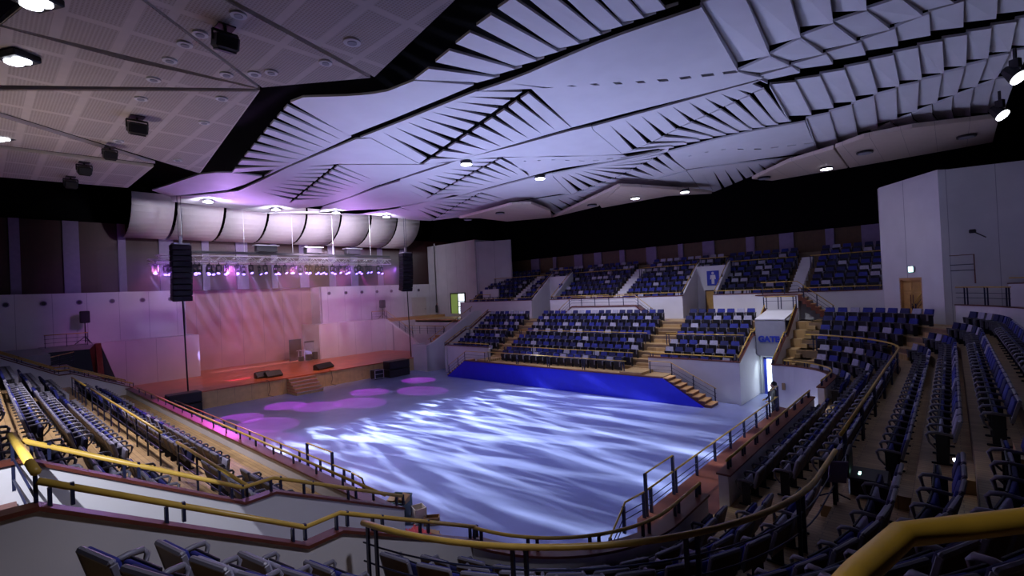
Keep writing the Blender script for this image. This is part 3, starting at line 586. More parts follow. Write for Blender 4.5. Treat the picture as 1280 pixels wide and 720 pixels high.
ch, lc = truss(20.0, .35, .3); ch.build('chord', 'metal', tr2); lc.build('lacing', 'metal', tr2)
b = tag((lambda m: (m.box(-44.6, -44.35, 11.4, 29.9, 11.75, 11.95), m.build('support_beam', 'case'))[1])(MB()), 'long black beam running above the lighting truss', 'beam')
for i, y in enumerate((11.0, 15.5, 19.6, 23.5, 27.6)):
    m = MB(); m.tube([(-44.4, y, 11.9), (-44.4, y, 16.4)], .025, 5); tag(m.build('hanging_cable', 'metal'), 'thin steel cable from the ceiling to the truss, %s from the left' % names[i], 'cable', 'cables holding the truss')
for i, (y, w) in enumerate(((17.3, 1.7), (21.5, 1.5), (25.6, 1.5))):
    e = empty('amplifier_box', (-44.45, y, 11.97), 0, 'black rigging box on the beam, %s from the left' % names[i], 'rigging box', 'rigging boxes on the beam')
    m = MB(); m.rbox(-.35, .35, -w/2, w/2, 0, .55, .05); m.build('body', 'case', e); m = MB(); m.box(-.4, .4, -w/2-.15, w/2+.15, .55, .62); m.build('lid', 'metal', e)
# moving head lights
hd = [(195, 350), (208, 345), (213, 351), (244, 343), (245, 350), (250, 350), (262, 341), (261, 345), (267, 351), (284, 341), (283, 347), (298, 343), (296, 348), (314, 345), (325, 349), (332, 347), (345, 343), (346, 347), (357, 349), (365, 341), (367, 345), (376, 346), (383, 341), (385, 345), (388, 347), (395, 343), (397, 349), (401, 344), (404, 347), (408, 343), (416, 345), (419, 347), (425, 346), (433, 348), (436, 342), (445, 343), (449, 340), (452, 344), (459, 344), (463, 340), (473, 341), (477, 342), (213, 347), (274, 343), (305, 344), (350, 345)]
hm = None
for i, (px, py) in enumerate(sorted(hd)):
    p = at(px, py, x=(-43.8, -45.4)[i % 2])
    p.z = max(p.z, 10.15)
    if hm is None:
        hm = empty('moving_head_light', (0, 0, 0), 0, 'x', 'stage light')
        m = MB(); m.rbox(-.14, .14, -.14, .14, .52, .68, .03); m.bar((0, 0, .68), (0, 0, .95), .05); m.build('base', 'case', hm)
        m = MB(); m.bar((0, -.17, .58), (0, -.17, .1), .1, .03); m.bar((0, .17, .58), (0, .17, .1), .1, .03); m.build('yoke', 'case', hm)
        m = MB(); m.tube([(-.1, 0, .26), (.0, 0, .13), (.12, 0, -.04)], .1, 10, rr=[.08, .13, .135]); hh = m.build('head', 'case', hm)
        m = MB(); m.tube([(.121, 0, -.041), (.135, 0, -.06)], .125, 12); m.build('lens', 'lens', hh)
        o = hm
    else: o = dup(hm, p, (0, 0, 0))
    o.location = p; o.rotation_euler = (0, 0, math.radians(random.uniform(-45, 45)))
    o['label'] = 'glowing violet moving-head light under the truss, number %d counted from the left end' % (i+1) if False else 'glowing violet stage light under the truss'
    o['group'] = 'violet moving-head lights under the truss'
# line arrays and subs
for y, lab, zt, zb in ((10.05, 'left', 12.0, 8.0), (29.5, 'right', 11.9, 8.1)):
    a = empty('line_array_speaker', (-41, y, zb), 0, 'tall black hanging line-array speaker at the %s end of the stage' % lab, 'speaker')
    n = 10; h = (zt-zb)/n; x = 0; ang = 0
    for k in range(n):
        zc = (zt-zb)-h*(k+.5); tilt = max(0, k-4)*.055; xo = -.03*max(0, k-4)**1.6*.6
        M = Matrix.Translation((xo, 0, zc)) @ Matrix.Rotation(tilt, 4, 'Y')
        m = MB(); m.rbox(-.35, .35, -.62, .62, -h/2+.01, h/2-.01, .03, mat4=M); c = m.build('cabinet', 'case', a)
        m = MB(); m.rbox(.35, .375, -.56, .56, -h/2+.04, h/2-.04, .01, mat4=M); m.build('grille', 'mesh', c)
    m = MB(); m.box(-.4, .4, -.5, .5, zt-zb, zt-zb+.1); m.bar((0, 0, zt-zb+.1), (0, 0, zt-zb+.6), .15); m.build('rigging_frame', 'metal', a)
    m = MB(); m.tube([(.05, -.1, zt-zb+.5), (.05, -.1, 16.2-zb)], .02, 5); m.tube([(.05, .12, zt-zb+.5), (.05, .12, 16.2-zb)], .02, 5); m.build('chain', 'steel', a)
    m = MB(); m.tube([(0, 0, 0), (.02, .1, 1.4-zb)], .05, 6); m.build('cable', 'case', a)
for (x, y, w, lab) in ((-40.3, 9.7, 2.0, 'left'), (-39.6, 26.9, 2.3, 'right')):
    s = empty('subwoofer', (x, y, 0), 0, 'black cloth-covered subwoofer stack in front of the stage on the %s' % lab, 'speaker')
    for k in range(2):
        m = MB(); m.rbox(-.55, .5, -w/2, w/2, .02+.75*k, .75+.75*k, .04); c = m.build('cabinet', 'case', s); m = MB(); m.rbox(.5, .53, -w/2+.06, w/2-.06, .06+.75*k, .7+.75*k, .01); m.build('grille', 'mesh', c)
s = empty('road_case', (-39.9, 24.9, 0), 0, 'small silver-edged black flight case beside the right subwoofer', 'case')
m = MB(); m.rbox(-.4, .4, -.45, .45, .12, .85, .03); m.build('body', 'case', s)
m = MB()
for a in (-.4, .4):
    for b_ in (-.45, .45): m.bar((a, b_, .12), (a, b_, .86), .05)
for z in (.13, .5, .85):
    for a in (-.4, .4): m.bar((a, -.45, z), (a, .45, z), .035)
m.build('edge_trim', 'metal', s)
for a in (-.3, .3):
    for b_ in (-.35, .35):
        m = MB(); m.tube([(a, b_-.03, .06), (a, b_+.03, .06)], .06, 8); m.build('wheel', 'case', s)
# floor monitors
for i, (px, py, rz, w) in enumerate(((329, 472, .1, 1.2), (342, 471, .1, 1.3), (405, 461, .35, 1.9))):
    p = at(px, py, z=1.3)
    s = empty('floor_monitor', (min(p.x, -41.3), p.y, 1.3), rz, ('left one of the two black wedge monitors on the stage edge', 'right one of the two black wedge monitors left of the steps', 'lone black wedge monitor on the stage right of the steps')[i], 'monitor speaker')
    m = MB(); m.slab([(-.35, -w/2, 0), (.25, -w/2, 0), (.35, -w/2, .15), (-.1, -w/2, .5), (-.35, -w/2, .42)], (0, w, 0)); m.build('cabinet', 'case', s)
    m = MB(); m.slab([(-.33, -w/2+.04, .45), (-.09, -w/2+.04, .52), (-.09, w/2-.04, .52), (-.33, w/2-.04, .45)], (0, 0, .01)); m.build('grille', 'mesh', s)
for y, nm in ((15.6, 'two stage monitors'), (20.9, 'lone stage monitor')):
    m = MB(); pts = [(-41.2, y, 1.33), (-40.86, y+.05, 1.3), (-40.86, y+.15, .6), (-40.8, y-.05, .15), (-40.6, y+.3, .02)]; m.tube(pts, .018, 5); tag(m.build('cable', 'case'), 'thin black cable hanging down the stage front below the '+nm, 'cable')
# stage steps
sp = empty('stage_steps', (-40.9, 18.2, 0), 0, 'portable wooden steps with white-edged red treads in front of the stage', 'steps')
m = MB()
for k in range(5): m.box(.0, 1.75-.35*k, -1.1, 1.1, .24*k, .24*k+.2)
m.build('frame', 'stfront', sp)
for k in range(5):
    m = MB(); m.box(-.02, 1.8-.35*k, -1.12, 1.12, .24*k+.2, .24*k+.25); t_ = m.build('tread', 'stage', sp); m = MB(); m.box(1.8-.35*k, 1.82-.35*k, -1.12, 1.12, .24*k+.19, .24*k+.255); m.build('nosing', 'perfb', t_)
# speakers on tripods
for (x, y, z, lab, h) in ((-51.0, 5.85, 4.98, 'left', 1.65), (-51.0, 33.0, 5.0, 'right', 1.3)):
    t = empty('speaker_stand', (x, y, z), 0, 'black tripod stand on the ledge %s of the stage' % lab, 'stand')
    m = MB(); m.tube([(0, 0, .1), (0, 0, h+.05)], .04, 6); m.build('pole', 'case', t)
    for k in range(3):
        m = MB(); a = 2*PI*k/3+.5; m.tube([(0, 0, .6), (.65*math.cos(a), .65*math.sin(a), .02)], .025, 5); m.build('leg', 'case', t)
    s = empty('loudspeaker', (x, y, z+h), 0, 'black loudspeaker on the tripod %s of the stage' % lab, 'speaker')
    m = MB(); m.rbox(-.25, .25, -.3, .3, 0, .95, .05); m.build('cabinet', 'case', s); m = MB(); m.rbox(.25, .27, -.26, .26, .05, .9, .01); m.build('grille', 'mesh', s)
# props at back of stage
s = empty('framed_board', (-51.9, 22.7, 1.3), 0, 'dark reddish board leaning against the back of the stage recess', 'board')
m = MB(); m.rbox(-.05, .05, -.6, .6, 0, 2.2, .02); m.build('board', 'brown', s); m = MB(); m.box(.05, .08, -.65, -.55, 0, 2.25); m.box(.05, .08, .55, .65, 0, 2.25); m.box(.05, .08, -.65, .65, 2.15, 2.25); m.build('frame', 'case', s)
s = empty('framed_board', (-51.4, 24.0, 1.3), 0, 'bluish-grey board standing right of the dark reddish board', 'board')
m = MB(); m.rbox(-.05, .05, -.5, .5, 0, 1.9, .02); m.build('board', 'grey', s); m = MB(); m.box(.05, .08, -.55, .55, 1.82, 1.95); m.build('frame', 'case', s)
s = empty('drum_hardware', (-50.6, 23.4, 1.3), 0, 'dark jumble of drum hardware at the back of the stage', 'drums')
for k in range(3):
    m = MB(); m.cyl((random.uniform(-.4, .4), -.7+.7*k), .28+.05*(k % 2), .05, .5+.15*k, 14); m.build('drum', 'case', s)
for k in range(5):
    m = MB(); x, y = random.uniform(-.5, .5), random.uniform(-1, 1); m.tube([(x, y, 0), (x, y, 1.1)], .02, 5); m.tube([(x-.25, y-.1, 1.1), (x+.25, y+.1, 1.2)], .02, 5); m.build('stand', 'metal', s)

# ------------------------------------------------------------------ ceilings
def lerp_poly(pts, n):
    pts = [Vector((p[0], p[1])) for p in pts]; L = [0]
    for i in range(1, len(pts)): L.append(L[-1]+(pts[i]-pts[i-1]).length)
    out = []
    for k in range(n+1):
        s = L[-1]*k/n; i = 1
        while i < len(pts)-1 and s > L[i]: i += 1
        q = (s-L[i-1])/max(1e-6, L[i]-L[i-1]); out.append(pts[i-1].lerp(pts[i], q))
    return out
CZ = 15.5; TH = .09
def leaves(mb, lines, n=0, gaps=(), inset=(0, 0), tilt=0, z=CZ):
    """lines: polylines running along the ceiling (image-traced); each leaf spans them all; gaps: open fraction at each line"""
    if n == 0:
        mb.slab([at(a, b, z=z) for a, b in lines], (0, 0, TH)); return
    L = [lerp_poly(l, n) for l in lines]
    W = [[at(p.x, p.y, z=z) for p in l] for l in L]
    for i in range(n):
        left = []; right = []
        for k in range(len(W)):
            a = W[k][i].copy(); b = W[k][i+1].copy(); g = gaps[k] if not callable(gaps[k]) else gaps[k](i/n)
            b2 = b.lerp(a, g); tl = tilt*(1 if k else .4)
            a2 = a.copy(); a2.z += tl
            left.append(a2); right.append(b2)
        def ins(l):
            if inset[0]: d = (l[1]-l[0]); l[0] = l[0]+d.normalized()*min(inset[0], d.length*.4)
            if inset[1]: d = (l[-2]-l[-1]); l[-1] = l[-1]+d.normalized()*min(inset[1], d.length*.4)
        ins(left); ins(right)
        for k in range(len(left)-1):
            q = [left[k], right[k], right[k+1], left[k+1]]
            vs = q+[v+Vector((0, 0, TH)) for v in q]
            mb.add(vs, [(0, 1, 2, 3), (7, 6, 5, 4), (0, 4, 5, 1), (2, 6, 7, 3), (0, 3, 7, 4), (1, 5, 6, 2)], 0)
            if tilt > .15:      # the upstand closing the step to the neighbouring board
                g = (right[k]-left[k]).normalized()*.04
                a, b = left[k].copy(), left[k+1].copy(); a.z = b.z = z-.0
                mb.slab([a-g*.5, b-g*.5, left[k+1]-g*.5, left[k]-g*.5], g)
def bank(label, specs):
    mb = MB()
    for s in specs: leaves(mb, **s)
    o = mb.build('ceiling', ['louvre', 'edge'])
    return struct_ceiling(o, label)
def struct_ceiling(o, label):
    o.name = 'ceiling'; return struct(o, label)
b0 = [dict(lines=[[(190, 238), (256, 216), (290, 216)], [(213, 246), (294, 237), (330, 221)]], n=5, gaps=(0, 0), inset=(0, .12)),
      dict(lines=[[(290, 216), (302, 200), (317, 182), (333, 162), (363, 128)], [(343, 212), (385, 196), (410, 184), (438, 170)], [(330, 221), (372, 201.6), (440, 172)]], n=9, gaps=(.45, 0, 0), inset=(0, .12)),
      dict(lines=[[(363, 128), (372, 122), (440, 120), (480, 116), (518, 101)], [(440, 172), (500, 149.5), (590, 112), (601, 107)]], n=9, gaps=(0, 0), inset=(0, .28)),
      dict(lines=[[(518, 101), (537.5, 85), (558, 67), (580.6, 46), (605, 26), (631, 5.5), (660, -18), (690, -42), (722, -68), (755, -96)], [(590, 106), (617, 97), (640, 88), (664, 79.5), (689, 68), (714, 59), (742, 48), (768, 36), (800, 24.5), (832, 11.5)], [(601, 107), (622, 98), (645, 88), (667, 79), (692, 68), (717, 58), (744, 48.5), (770, 37), (802, 25), (859, 2)]], n=9, gaps=(.30, 0, 0), inset=(0, .32), tilt=.1),
      dict(lines=[[(755, -96), (900, -200), (1050, -300)], [(859, 2), (960, -60), (1100, -150)]], n=6, gaps=(.1, .05), inset=(0, .2), tilt=.2)]
bank('first band of white louvred ceiling boards, nearest the black gap', b0)
b1 = [dict(lines=[[(213, 246), (260, 243), (295, 239)], [(215, 252), (300, 262), (330, 266)]], n=3, gaps=(0, 0), inset=(.05, 0)),
      dict(lines=[[(295, 239), (328, 224), (362, 207)], [(319, 243), (350, 229), (384, 208)], [(363, 253), (392, 230), (423, 205)]], n=9, gaps=(0, 0, .45), inset=(.1, .14)),
      dict(lines=[[(363, 253), (392, 230), (423, 205)], [(398, 251), (432, 239), (464, 224)], [(404, 257), (438, 246), (475, 231)]], n=9, gaps=(.45, 0, 0), inset=(.12, .08)),
      dict(lines=[(295, 239), (319, 243), (363, 253), (398, 251), (404, 257), (330, 266)]),
      dict(lines=[(363, 208), (384, 208), (423, 205), (524, 205), (463, 173), (445, 174)]),
      dict(lines=[(423, 206), (464, 224), (475, 231), (540, 209), (568, 201), (525.6, 206)]),
      dict(lines=[[(445, 172), (520, 143), (593, 114)], [(463.6, 172), (530, 143), (599, 114.5)], [(525.6, 205), (590, 162), (664, 111)]], n=9, gaps=(0, 0, .38), inset=(.2, .18)),
      dict(lines=[[(525.6, 205), (590, 162), (664, 111)], [(560, 203.5), (640, 180), (712, 158)], [(570, 201), (642, 181), (716, 160)]], n=9, gaps=(.36, 0, 0), inset=(.18, .1)),
      dict(lines=[[(593, 114), (599, 114.5), (664, 111)], [(859, 6), (872, 8), (922, 90)]], n=1, gaps=(0, 0)),
      ]
def notch_band(P0, Pm, P1, n, f0, f1, h, ins=(.2, .1), z=CZ):
    """flat boards P0..Pm..P1; every board has a small open notch at the middle line, growing along the band"""
    mb = MB(); A = [at(p.x, p.y, z=z) for p in lerp_poly(P0, n)]; B = [at(p.x, p.y, z=z) for p in lerp_poly(Pm, n)]; C = [at(p.x, p.y, z=z) for p in lerp_poly(P1, n)]
    for i in range(n):
        f = f0+(f1-f0)*i/max(1, n-1)
        a0, a1, m0, m1, c0, c1 = A[i], A[i+1], B[i], B[i+1], C[i], C[i+1]
        a0i = a0+(m0-a0).normalized()*ins[0]; a1i = a1+(m1-a1).normalized()*ins[0]
        c0i = c0+(m0-c0).normalized()*ins[1]; c1i = c1+(m1-c1).normalized()*ins[1]
        n0 = m0.lerp(m1, 1-f); up0 = n0+(a0-m0).normalized()*h; up1 = m1+(a1-m1).normalized()*h
        mb.slab([a0i, a1i, up1, up0, n0, m0], (0, 0, TH)); mb.slab([m0, n0, m1, c1i, c0i], (0, 0, TH))
    return mb
b1m = notch_band([(593, 114), (640, 97), (700, 70), (760, 45), (874, 6)], [(664, 111), (690, 110), (750, 106.5), (823, 103), (922, 91)], [(716, 160), (780, 143), (840, 128), (900, 113), (957, 98)], 9, .12, .6, .28)
b1.pop()
bank('second band of white louvred ceiling boards', b1)
struct_ceiling(b1m.build('ceiling', 'louvre'), 'smooth stretch of ceiling boards with a dashed row of small notches')
b1r = [dict(lines=[[(874.7, 7), (918, -8), (965, -25), (1013, -45), (1062, -66), (1112, -90), (1180, -120)], [(922, 90), (954, 75), (989, 53), (1024, 36), (1065, 21), (1108, 3), (1165, -18)]], n=6, gaps=(.01, .02), inset=(.12, .05), tilt=.36),
       dict(lines=[[(922, 90), (954, 75), (989, 53), (1024, 36), (1065, 21), (1108, 3), (1165, -18)], [(945, 98), (985.5, 83), (1016, 73), (1047, 61), (1080, 50), (1116, 36), (1194, 4)]], n=6, gaps=(.03, .02), inset=(.03, .03), tilt=.17),
       dict(lines=[[(945, 98), (985.5, 84), (1016, 74), (1047, 62), (1080, 51), (1116, 37), (1153, 20), (1194, 5), (1290, -30)], [(960, 105), (1002, 91), (1030, 84), (1059, 76), (1090, 67), (1122, 58), (1156, 47), (1191, 38), (1285, 14)]], n=8, gaps=(.01, .01), inset=(.03, .06), tilt=.16)]
bank('big tilted ceiling boards at the top right', b1r)
b2 = [dict(lines=[(404, 259), (475, 234), (500, 226), (502, 234), (533, 248), (568, 243), (572, 245), (500, 258), (440, 267), (398, 266)]),
      dict(lines=[[(500, 224), (540, 211), (590, 194)], [(502, 234), (545, 218), (592, 199)], [(533.5, 248), (580, 222), (628.6, 196)]], n=9, gaps=(0, 0, .40), inset=(.1, .12)),
      dict(lines=[[(533.5, 248), (580, 222), (628.6, 196)], [(568, 243), (615, 230), (659, 215)], [(572, 245), (617, 233), (662, 221)]], n=9, gaps=(.40, 0, 0), inset=(.12, .08)),
      dict(lines=[(590, 195.5), (592, 199), (628.6, 196), (700, 196), (778, 193), (741, 162.5), (739, 158), (716, 163), (642, 183)]),
      dict(lines=[[(740, 157), (777, 147), (818, 136), (862, 124), (900, 113), (957, 98)], [(741.6, 162), (777.5, 151), (818, 140), (862, 127), (916, 113), (940, 105)], [(779, 193), (815, 178), (852.5, 158), (893, 140), (936, 119.5), (959.5, 108)]], n=10, gaps=(0, 0, .32), inset=(.14, .1)),
      dict(lines=[[(779, 193), (815, 178), (852.5, 158), (893, 140), (936, 119.5), (959.5, 108)], [(823, 188), (859.5, 177), (898, 168), (938.6, 160), (970, 154), (985, 150)], [(827, 189), (862, 180), (900, 171), (940, 163), (975, 156), (990, 152)]], n=10, gaps=(.3, 0, 0), inset=(.1, .08), tilt=.1)]
bank('third band of white louvred ceiling boards', b2)
struct_ceiling(notch_band([(628.6, 197), (659, 196), (700, 195), (779, 194)], [(640, 203), (690, 200), (740, 202), (785, 196)], [(662, 221), (700, 211), (760, 202), (827, 189)], 8, .15, .5, .16, (.0, .08)).build('ceiling', 'louvre'), 'flat ceiling stretch with faint dashes between two fans of boards')
b3 = [dict(lines=[[(962, 108), (985, 104), (1012.5, 98), (1037.5, 91), (1066, 84), (1094, 75), (1124.5, 66), (1156.4, 56), (1190, 48), (1226, 38), (1264.7, 28), (1300, 18)], [(986, 151), (1004, 147), (1027.5, 140), (1051, 132), (1077, 125), (1102, 115), (1130, 106), (1158, 98), (1188, 89), (1220, 78.5), (1253.6, 67), (1290, 58)]], n=11, gaps=(.01, .02), inset=(.06, .05), tilt=.24),
      dict(lines=[[(1007.5, 150), (1029, 144), (1053, 136), (1077, 128), (1103, 117), (1131, 108), (1158, 100), (1188, 91), (1220, 80), (1253.6, 69), (1290, 60)], [(1022, 190), (1043, 183.5), (1065, 174.5), (1088, 165), (1111, 153), (1136, 143), (1160.6, 133), (1187, 122), (1214.7, 111), (1244, 98.6), (1271.7, 94)]], n=10, gaps=(.02, .03), inset=(.05, .05), tilt=.24),
      dict(lines=[[(1088, 165), (1111, 154), (1136, 144), (1160.6, 134), (1187, 123), (1214.7, 112), (1244, 100), (1271.7, 95)], [(1096, 168), (1119, 158), (1138, 152), (1162, 146), (1185.6, 139), (1210.6, 131), (1237, 124), (1262, 120)], [(1110, 168), (1130, 163), (1160, 155), (1184, 150), (1208, 146), (1231, 142), (1249, 140), (1256, 138)]], n=7, gaps=(.03, .03, .03), inset=(.06, .06), tilt=.12)]
bank('rows of tilted ceiling boards on the right', b3)
b4 = [dict(lines=[(330, 267), (398, 267), (440, 269), (500, 260), (515, 264), (539, 276), (515, 275), (468, 269), (400, 265)]),
      dict(lines=[(571, 246), (602, 240.5), (631, 249), (640, 252), (700, 242.5), (714, 243), (692, 222), (690, 217), (662, 223), (617, 235)]),
      dict(lines=[[(500, 259), (530, 253), (568, 243)], [(515, 264), (535, 257), (569, 244)], [(540, 276), (570, 258), (602, 240.5)]], n=8, gaps=(0, 0, .42), inset=(.1, .1)),
      dict(lines=[[(540, 276), (570, 258), (602, 240.5)], [(570, 272), (600, 262), (631, 249)], [(580, 272), (610, 262), (640, 254)]], n=8, gaps=(.42, 0, 0), inset=(.1, .06)),
      dict(lines=[[(690, 217), (730, 209), (765, 202)], [(693, 222), (730, 212), (767, 205)], [(715, 243), (770, 222), (834, 190)]], n=9, gaps=(0, 0, .4), inset=(.08, .1)),
      dict(lines=[[(715, 243), (770, 222), (834, 190)], [(746, 238), (800, 226), (855, 211)], [(750, 239), (803, 228), (858, 213)]], n=9, gaps=(.4, 0, 0), inset=(.1, .06)),
      dict(lines=[(765, 203), (767, 205), (834, 190), (836, 186), (827, 190), (800, 196)])]
bank('fourth band of white louvred ceiling boards', b4)
struct_ceiling(notch_band([(834, 190), (900, 173), (940, 164), (1006, 152)], [(843, 200), (900, 187), (950, 187), (1017, 179)], [(858, 212), (915, 204), (965, 197), (1021, 190)], 8, .15, .55, .2, (.05, .05)).build('ceiling', 'louvre'), 'flat ceiling stretch with dashes at the far right')
b5 = [dict(lines=[(632, 251), (640, 254), (661, 256), (683, 271), (662, 257), (640, 258)]), dict(lines=[(859, 214), (877, 215), (892, 240), (878, 240)]),
      dict(lines=[[(640, 254), (700, 245), (752, 238)], [(661, 256), (710, 246), (757, 239)], [(684, 272), (725, 254), (770, 235)]], n=8, gaps=(0, 0, .3), inset=(.08, .0)),
      dict(lines=[[(752, 239), (800, 229), (858, 214)], [(772, 234), (820, 237), (878, 240)]], n=6, gaps=(0, .06), inset=(.05, 0)),
      dict(lines=[[(858, 214), (915, 205), (985, 198)], [(877, 215), (921, 209), (990, 197)], [(892.5, 240), (935, 222), (1000, 196)]], n=8, gaps=(0, 0, .28), inset=(.06, 0)),
      dict(lines=[[(575, 272), (600, 264), (640, 254)], [(578, 272), (605, 263), (660, 252)]], n=2, gaps=(0, 0))]
bank('last band of louvred ceiling boards along the far edge', b5)
# beige boards beyond, perforated boards near
def board(name, px, z, th, label, m='beige', bord=None, cat='ceiling panel', inner=None):
    W = [at(a, b, z=z) for a, b in px]; o0 = sum(W, Vector())/len(W)
    root = empty(name, o0, 0, label, cat)
    mb = MB(); mb.slab([p-o0+Vector((0, 0, .02)) for p in W], (0, 0, th)); mb.build('rim', bord or m, root)
    k = .988
    mb = MB(); mb.slab([(p-o0)*k if not inner else (p-o0)*inner for p in W], (0, 0, .03)); mb.build('board', m, root)
    return root
board('ceiling_board', [(1044, 185), (1080, 172), (1140, 160), (1249, 147), (1241, 178), (1062, 210)], 14.8, .2, 'beige ceiling board at the far right with two round dark vents')
board('ceiling_board', [(1022, 192), (1042, 186), (1060, 210), (965, 226), (940, 224), (985, 203)], 14.8, .2, 'beige wedge ceiling board beside the dark seam', inner=.99)
board('ceiling_board', [(776, 233), (800, 234), (880, 240), (890, 242), (835, 245), (752, 260), (749, 256)], 14.8, .2, 'beige wedge ceiling board at the far centre', inner=.99)
board('ceiling_board', [(690, 272), (774, 233), (748, 258)], 14.8, .2, 'narrow beige wedge ceiling board left of the far centre seam', inner=.97)
board('ceiling_board', [(574, 273), (640, 256), (664, 255), (688, 264), (690, 272), (634, 277), (600, 273)], 14.8, .2, 'pinkish beige ceiling board above the left tower', inner=.99)
PZ = 13.6
pan = [([(0, 31), (62, -20), (178, 0), (323, 110)], 'perforated ceiling board between two seams, near the upper left corner'),
       ([(-60, 106), (-60, 10), (0, 33), (160, 76), (322, 111)], 'thin wedge of perforated ceiling board left of centre seam'),
       ([(-60, 132), (-60, 112), (0, 113), (325, 114), (250, 217), (0, 141)], 'large perforated ceiling board with black floodlight at the left'),
       ([(182, 0), (150, -30), (240, -30), (284, 2), (463, 98), (328, 110)], 'perforated ceiling board carrying the floodlight at the top'),
       ([(240, -40), (560, -40), (600, -20), (570, 0), (468, 97), (290, 0)], 'large perforated ceiling board with round detector at the top centre')]
for px, lab in pan: board('perforated_ceiling_board', px, PZ, .12, lab, 'perf', 'perfb')
board('perforated_ceiling_board', [(-80, 120), (0, 146), (194, 205), (-80, 172)], 13.45, .1, 'dim purple perforated ceiling board below the large one', 'perf', 'perfb')
board('perforated_ceiling_board', [(-80, 176), (0, 186), (192, 209), (160, 235), (-80, 215)], 13.45, .1, 'dim purple perforated ceiling board at the far left', 'perf', 'perfb')
# black roof void
mb = MB(); mb.box(-58, 16, -25, 50, 18.6, 18.8); struct_ceiling(mb.build('ceiling', 'black'), 'black roof void above the suspended boards')
mb = MB(); mb.box(-58, 16, -25, -24.8, 0, 18.8); struct(mb.build('wall_near', 'black'), 'black wall behind the camera')
mb = MB(); mb.box(15.8, 16, -25, 50, 0, 18.8); struct(mb.build('wall_right', 'black'), 'black wall beyond the right stand')
# downlights, detectors, floodlights
def downlight(px, py, z, r, label, group=None, lit=None):
    p = at(px, py, z=z); e = empty('downlight', p, 0, label, 'ceiling light', group)
    m = MB(); n = 20; 
    m.tube([(0, 0, -.035), (0, 0, .02)], r, n); m.build('ring', 'plain', e, False)
    m = MB(); m.tube([(0, 0, -.05), (0, 0, -.034)], r*.55, 14); m.build('lens', lit or 'grey', e); return e
dl = [(298, 18), (250, 42), (231, 55), (212, 75), (283, 93), (192, 99), (176, 123), (277, 123), (255, 153), (148, 176), (222, 200), (318, 92), (339, 90), (407, 78), (440, 52)]
dlab = ['near the black floodlight at the top', 'left of the top floodlight', 'middle of the perforated board near the top', 'left of the seam crossing', 'close to the meeting point of the seams', 'in the thin wedge board', 'left part of the large left board', 'upper right corner of the large left board', 'right side of the large left board', 'lower left of the large left board', 'lower right of the large left board', 'just above the seam meeting point', 'second above the seam meeting point', 'beside the long seam at top centre', 'larger, on the top centre board']
for i, (a, b_) in enumerate(dl): downlight(a, b_, PZ-.01, .16 if i < 14 else .2, 'unlit round ceiling downlight, '+dlab[i], 'unlit downlights in the perforated boards')
for a, b_, lab in ((685, 190, ''),): pass
def flood(px, py, z, lit, label, s=1, rz=0):
    p = at(px, py, z=z); e = empty('floodlight', p, rz, label, 'floodlight')
    m = MB(); m.bar((0, 0, .02), (0, 0, -.1*s), .05*s); m.bar((0, -.22*s, -.1*s), (0, .22*s, -.1*s), .04*s); m.bar((0, -.22*s, -.1*s), (0, -.22*s, -.3*s), .03*s); m.bar((0, .22*s, -.1*s), (0, .22*s, -.3*s), .03*s); m.box(-.15*s, .15*s, -.15*s, .15*s, -.03, 0); m.build('bracket', 'case', e)
    M = Matrix.Translation((0, 0, -.29*s)) @ Matrix.Rotation(.35, 4, 'Y'); m = MB(); m.rbox(-.2*s, .2*s, -.2*s, .2*s, -.14*s, .14*s, .04*s, mat4=M); h = m.build('housing', 'case', e)
    m = MB(); m.rbox(-.16*s, .16*s, -.16*s, .16*s, -.17*s, -.14*s, .01, mat4=M); m.build('glass', 'lamp' if lit else 'mesh', h)
    return e
flood(281, 34, PZ, False, 'black unlit floodlight under the ceiling board at the top', 1.15)
flood(171, 146, PZ, False, 'black unlit floodlight under the large left ceiling board', 1.25)
flood(137, 184, 13.45, False, 'small black unlit floodlight at the board edge', 1)
flood(105, 203, 13.45, False, 'black unlit floodlight hanging at the far left', 1.1)
flood(88, 221, 13.45, False, 'lowest black unlit floodlight at the far left', 1.1)
for a, b_, lab in ((22, 68, 'bright white square ceiling lamp at the left'), (45, -6, 'bright white ceiling lamp cut by the top left corner'), (0, 168, 'bright white lamp cut by the left edge')):
    p = at(a, b_, z=PZ); e = empty('ceiling_lamp', p, .5, lab, 'ceiling light')
    m = MB(); m.rbox(-.34, .34, -.28, .28, -.16, 0, .03); m.build('housing', 'case', e)
    for k in (-1, 1): m = MB(); m.tube([(k*.13, 0, -.19), (k*.13, 0, -.16)], .17, 14); m.build('lens', 'lamp', e)
LP = [(583, 205, 'below the second fan of boards'), (675, 223, 'below the third fan of boards'), (260, 252, 'over the second curved reflector'), (345, 262, 'over the fourth curved reflector'), (420, 266, 'over the sixth curved reflector'), (483, 271, 'over the eighth curved reflector'), (794, 248, 'at the far centre edge'), (856, 240, 'at the far edge right of centre'), (1033, 211, 'on the beige wedge board')]
for a, b_, lab in LP:
    z = 15.3 if a < 700 else 14.7
    p = at(a, b_, z=z); e = empty('spot_lamp', p, 0, 'small bright hanging lamp '+lab, 'ceiling light')
    m = MB(); m.tube([(0, 0, -.02), (0, 0, .16)], .36, 14); m.tube([(.3, 0, .16), (.3, 0, .3)], .03, 5); m.tube([(-.3, 0, .16), (-.3, 0, .3)], .03, 5); m.build('housing', 'case', e)
    m = MB(); m.tube([(0, 0, -.05), (0, 0, -.02)], .33, 14); m.build('lens', 'lamp', e)
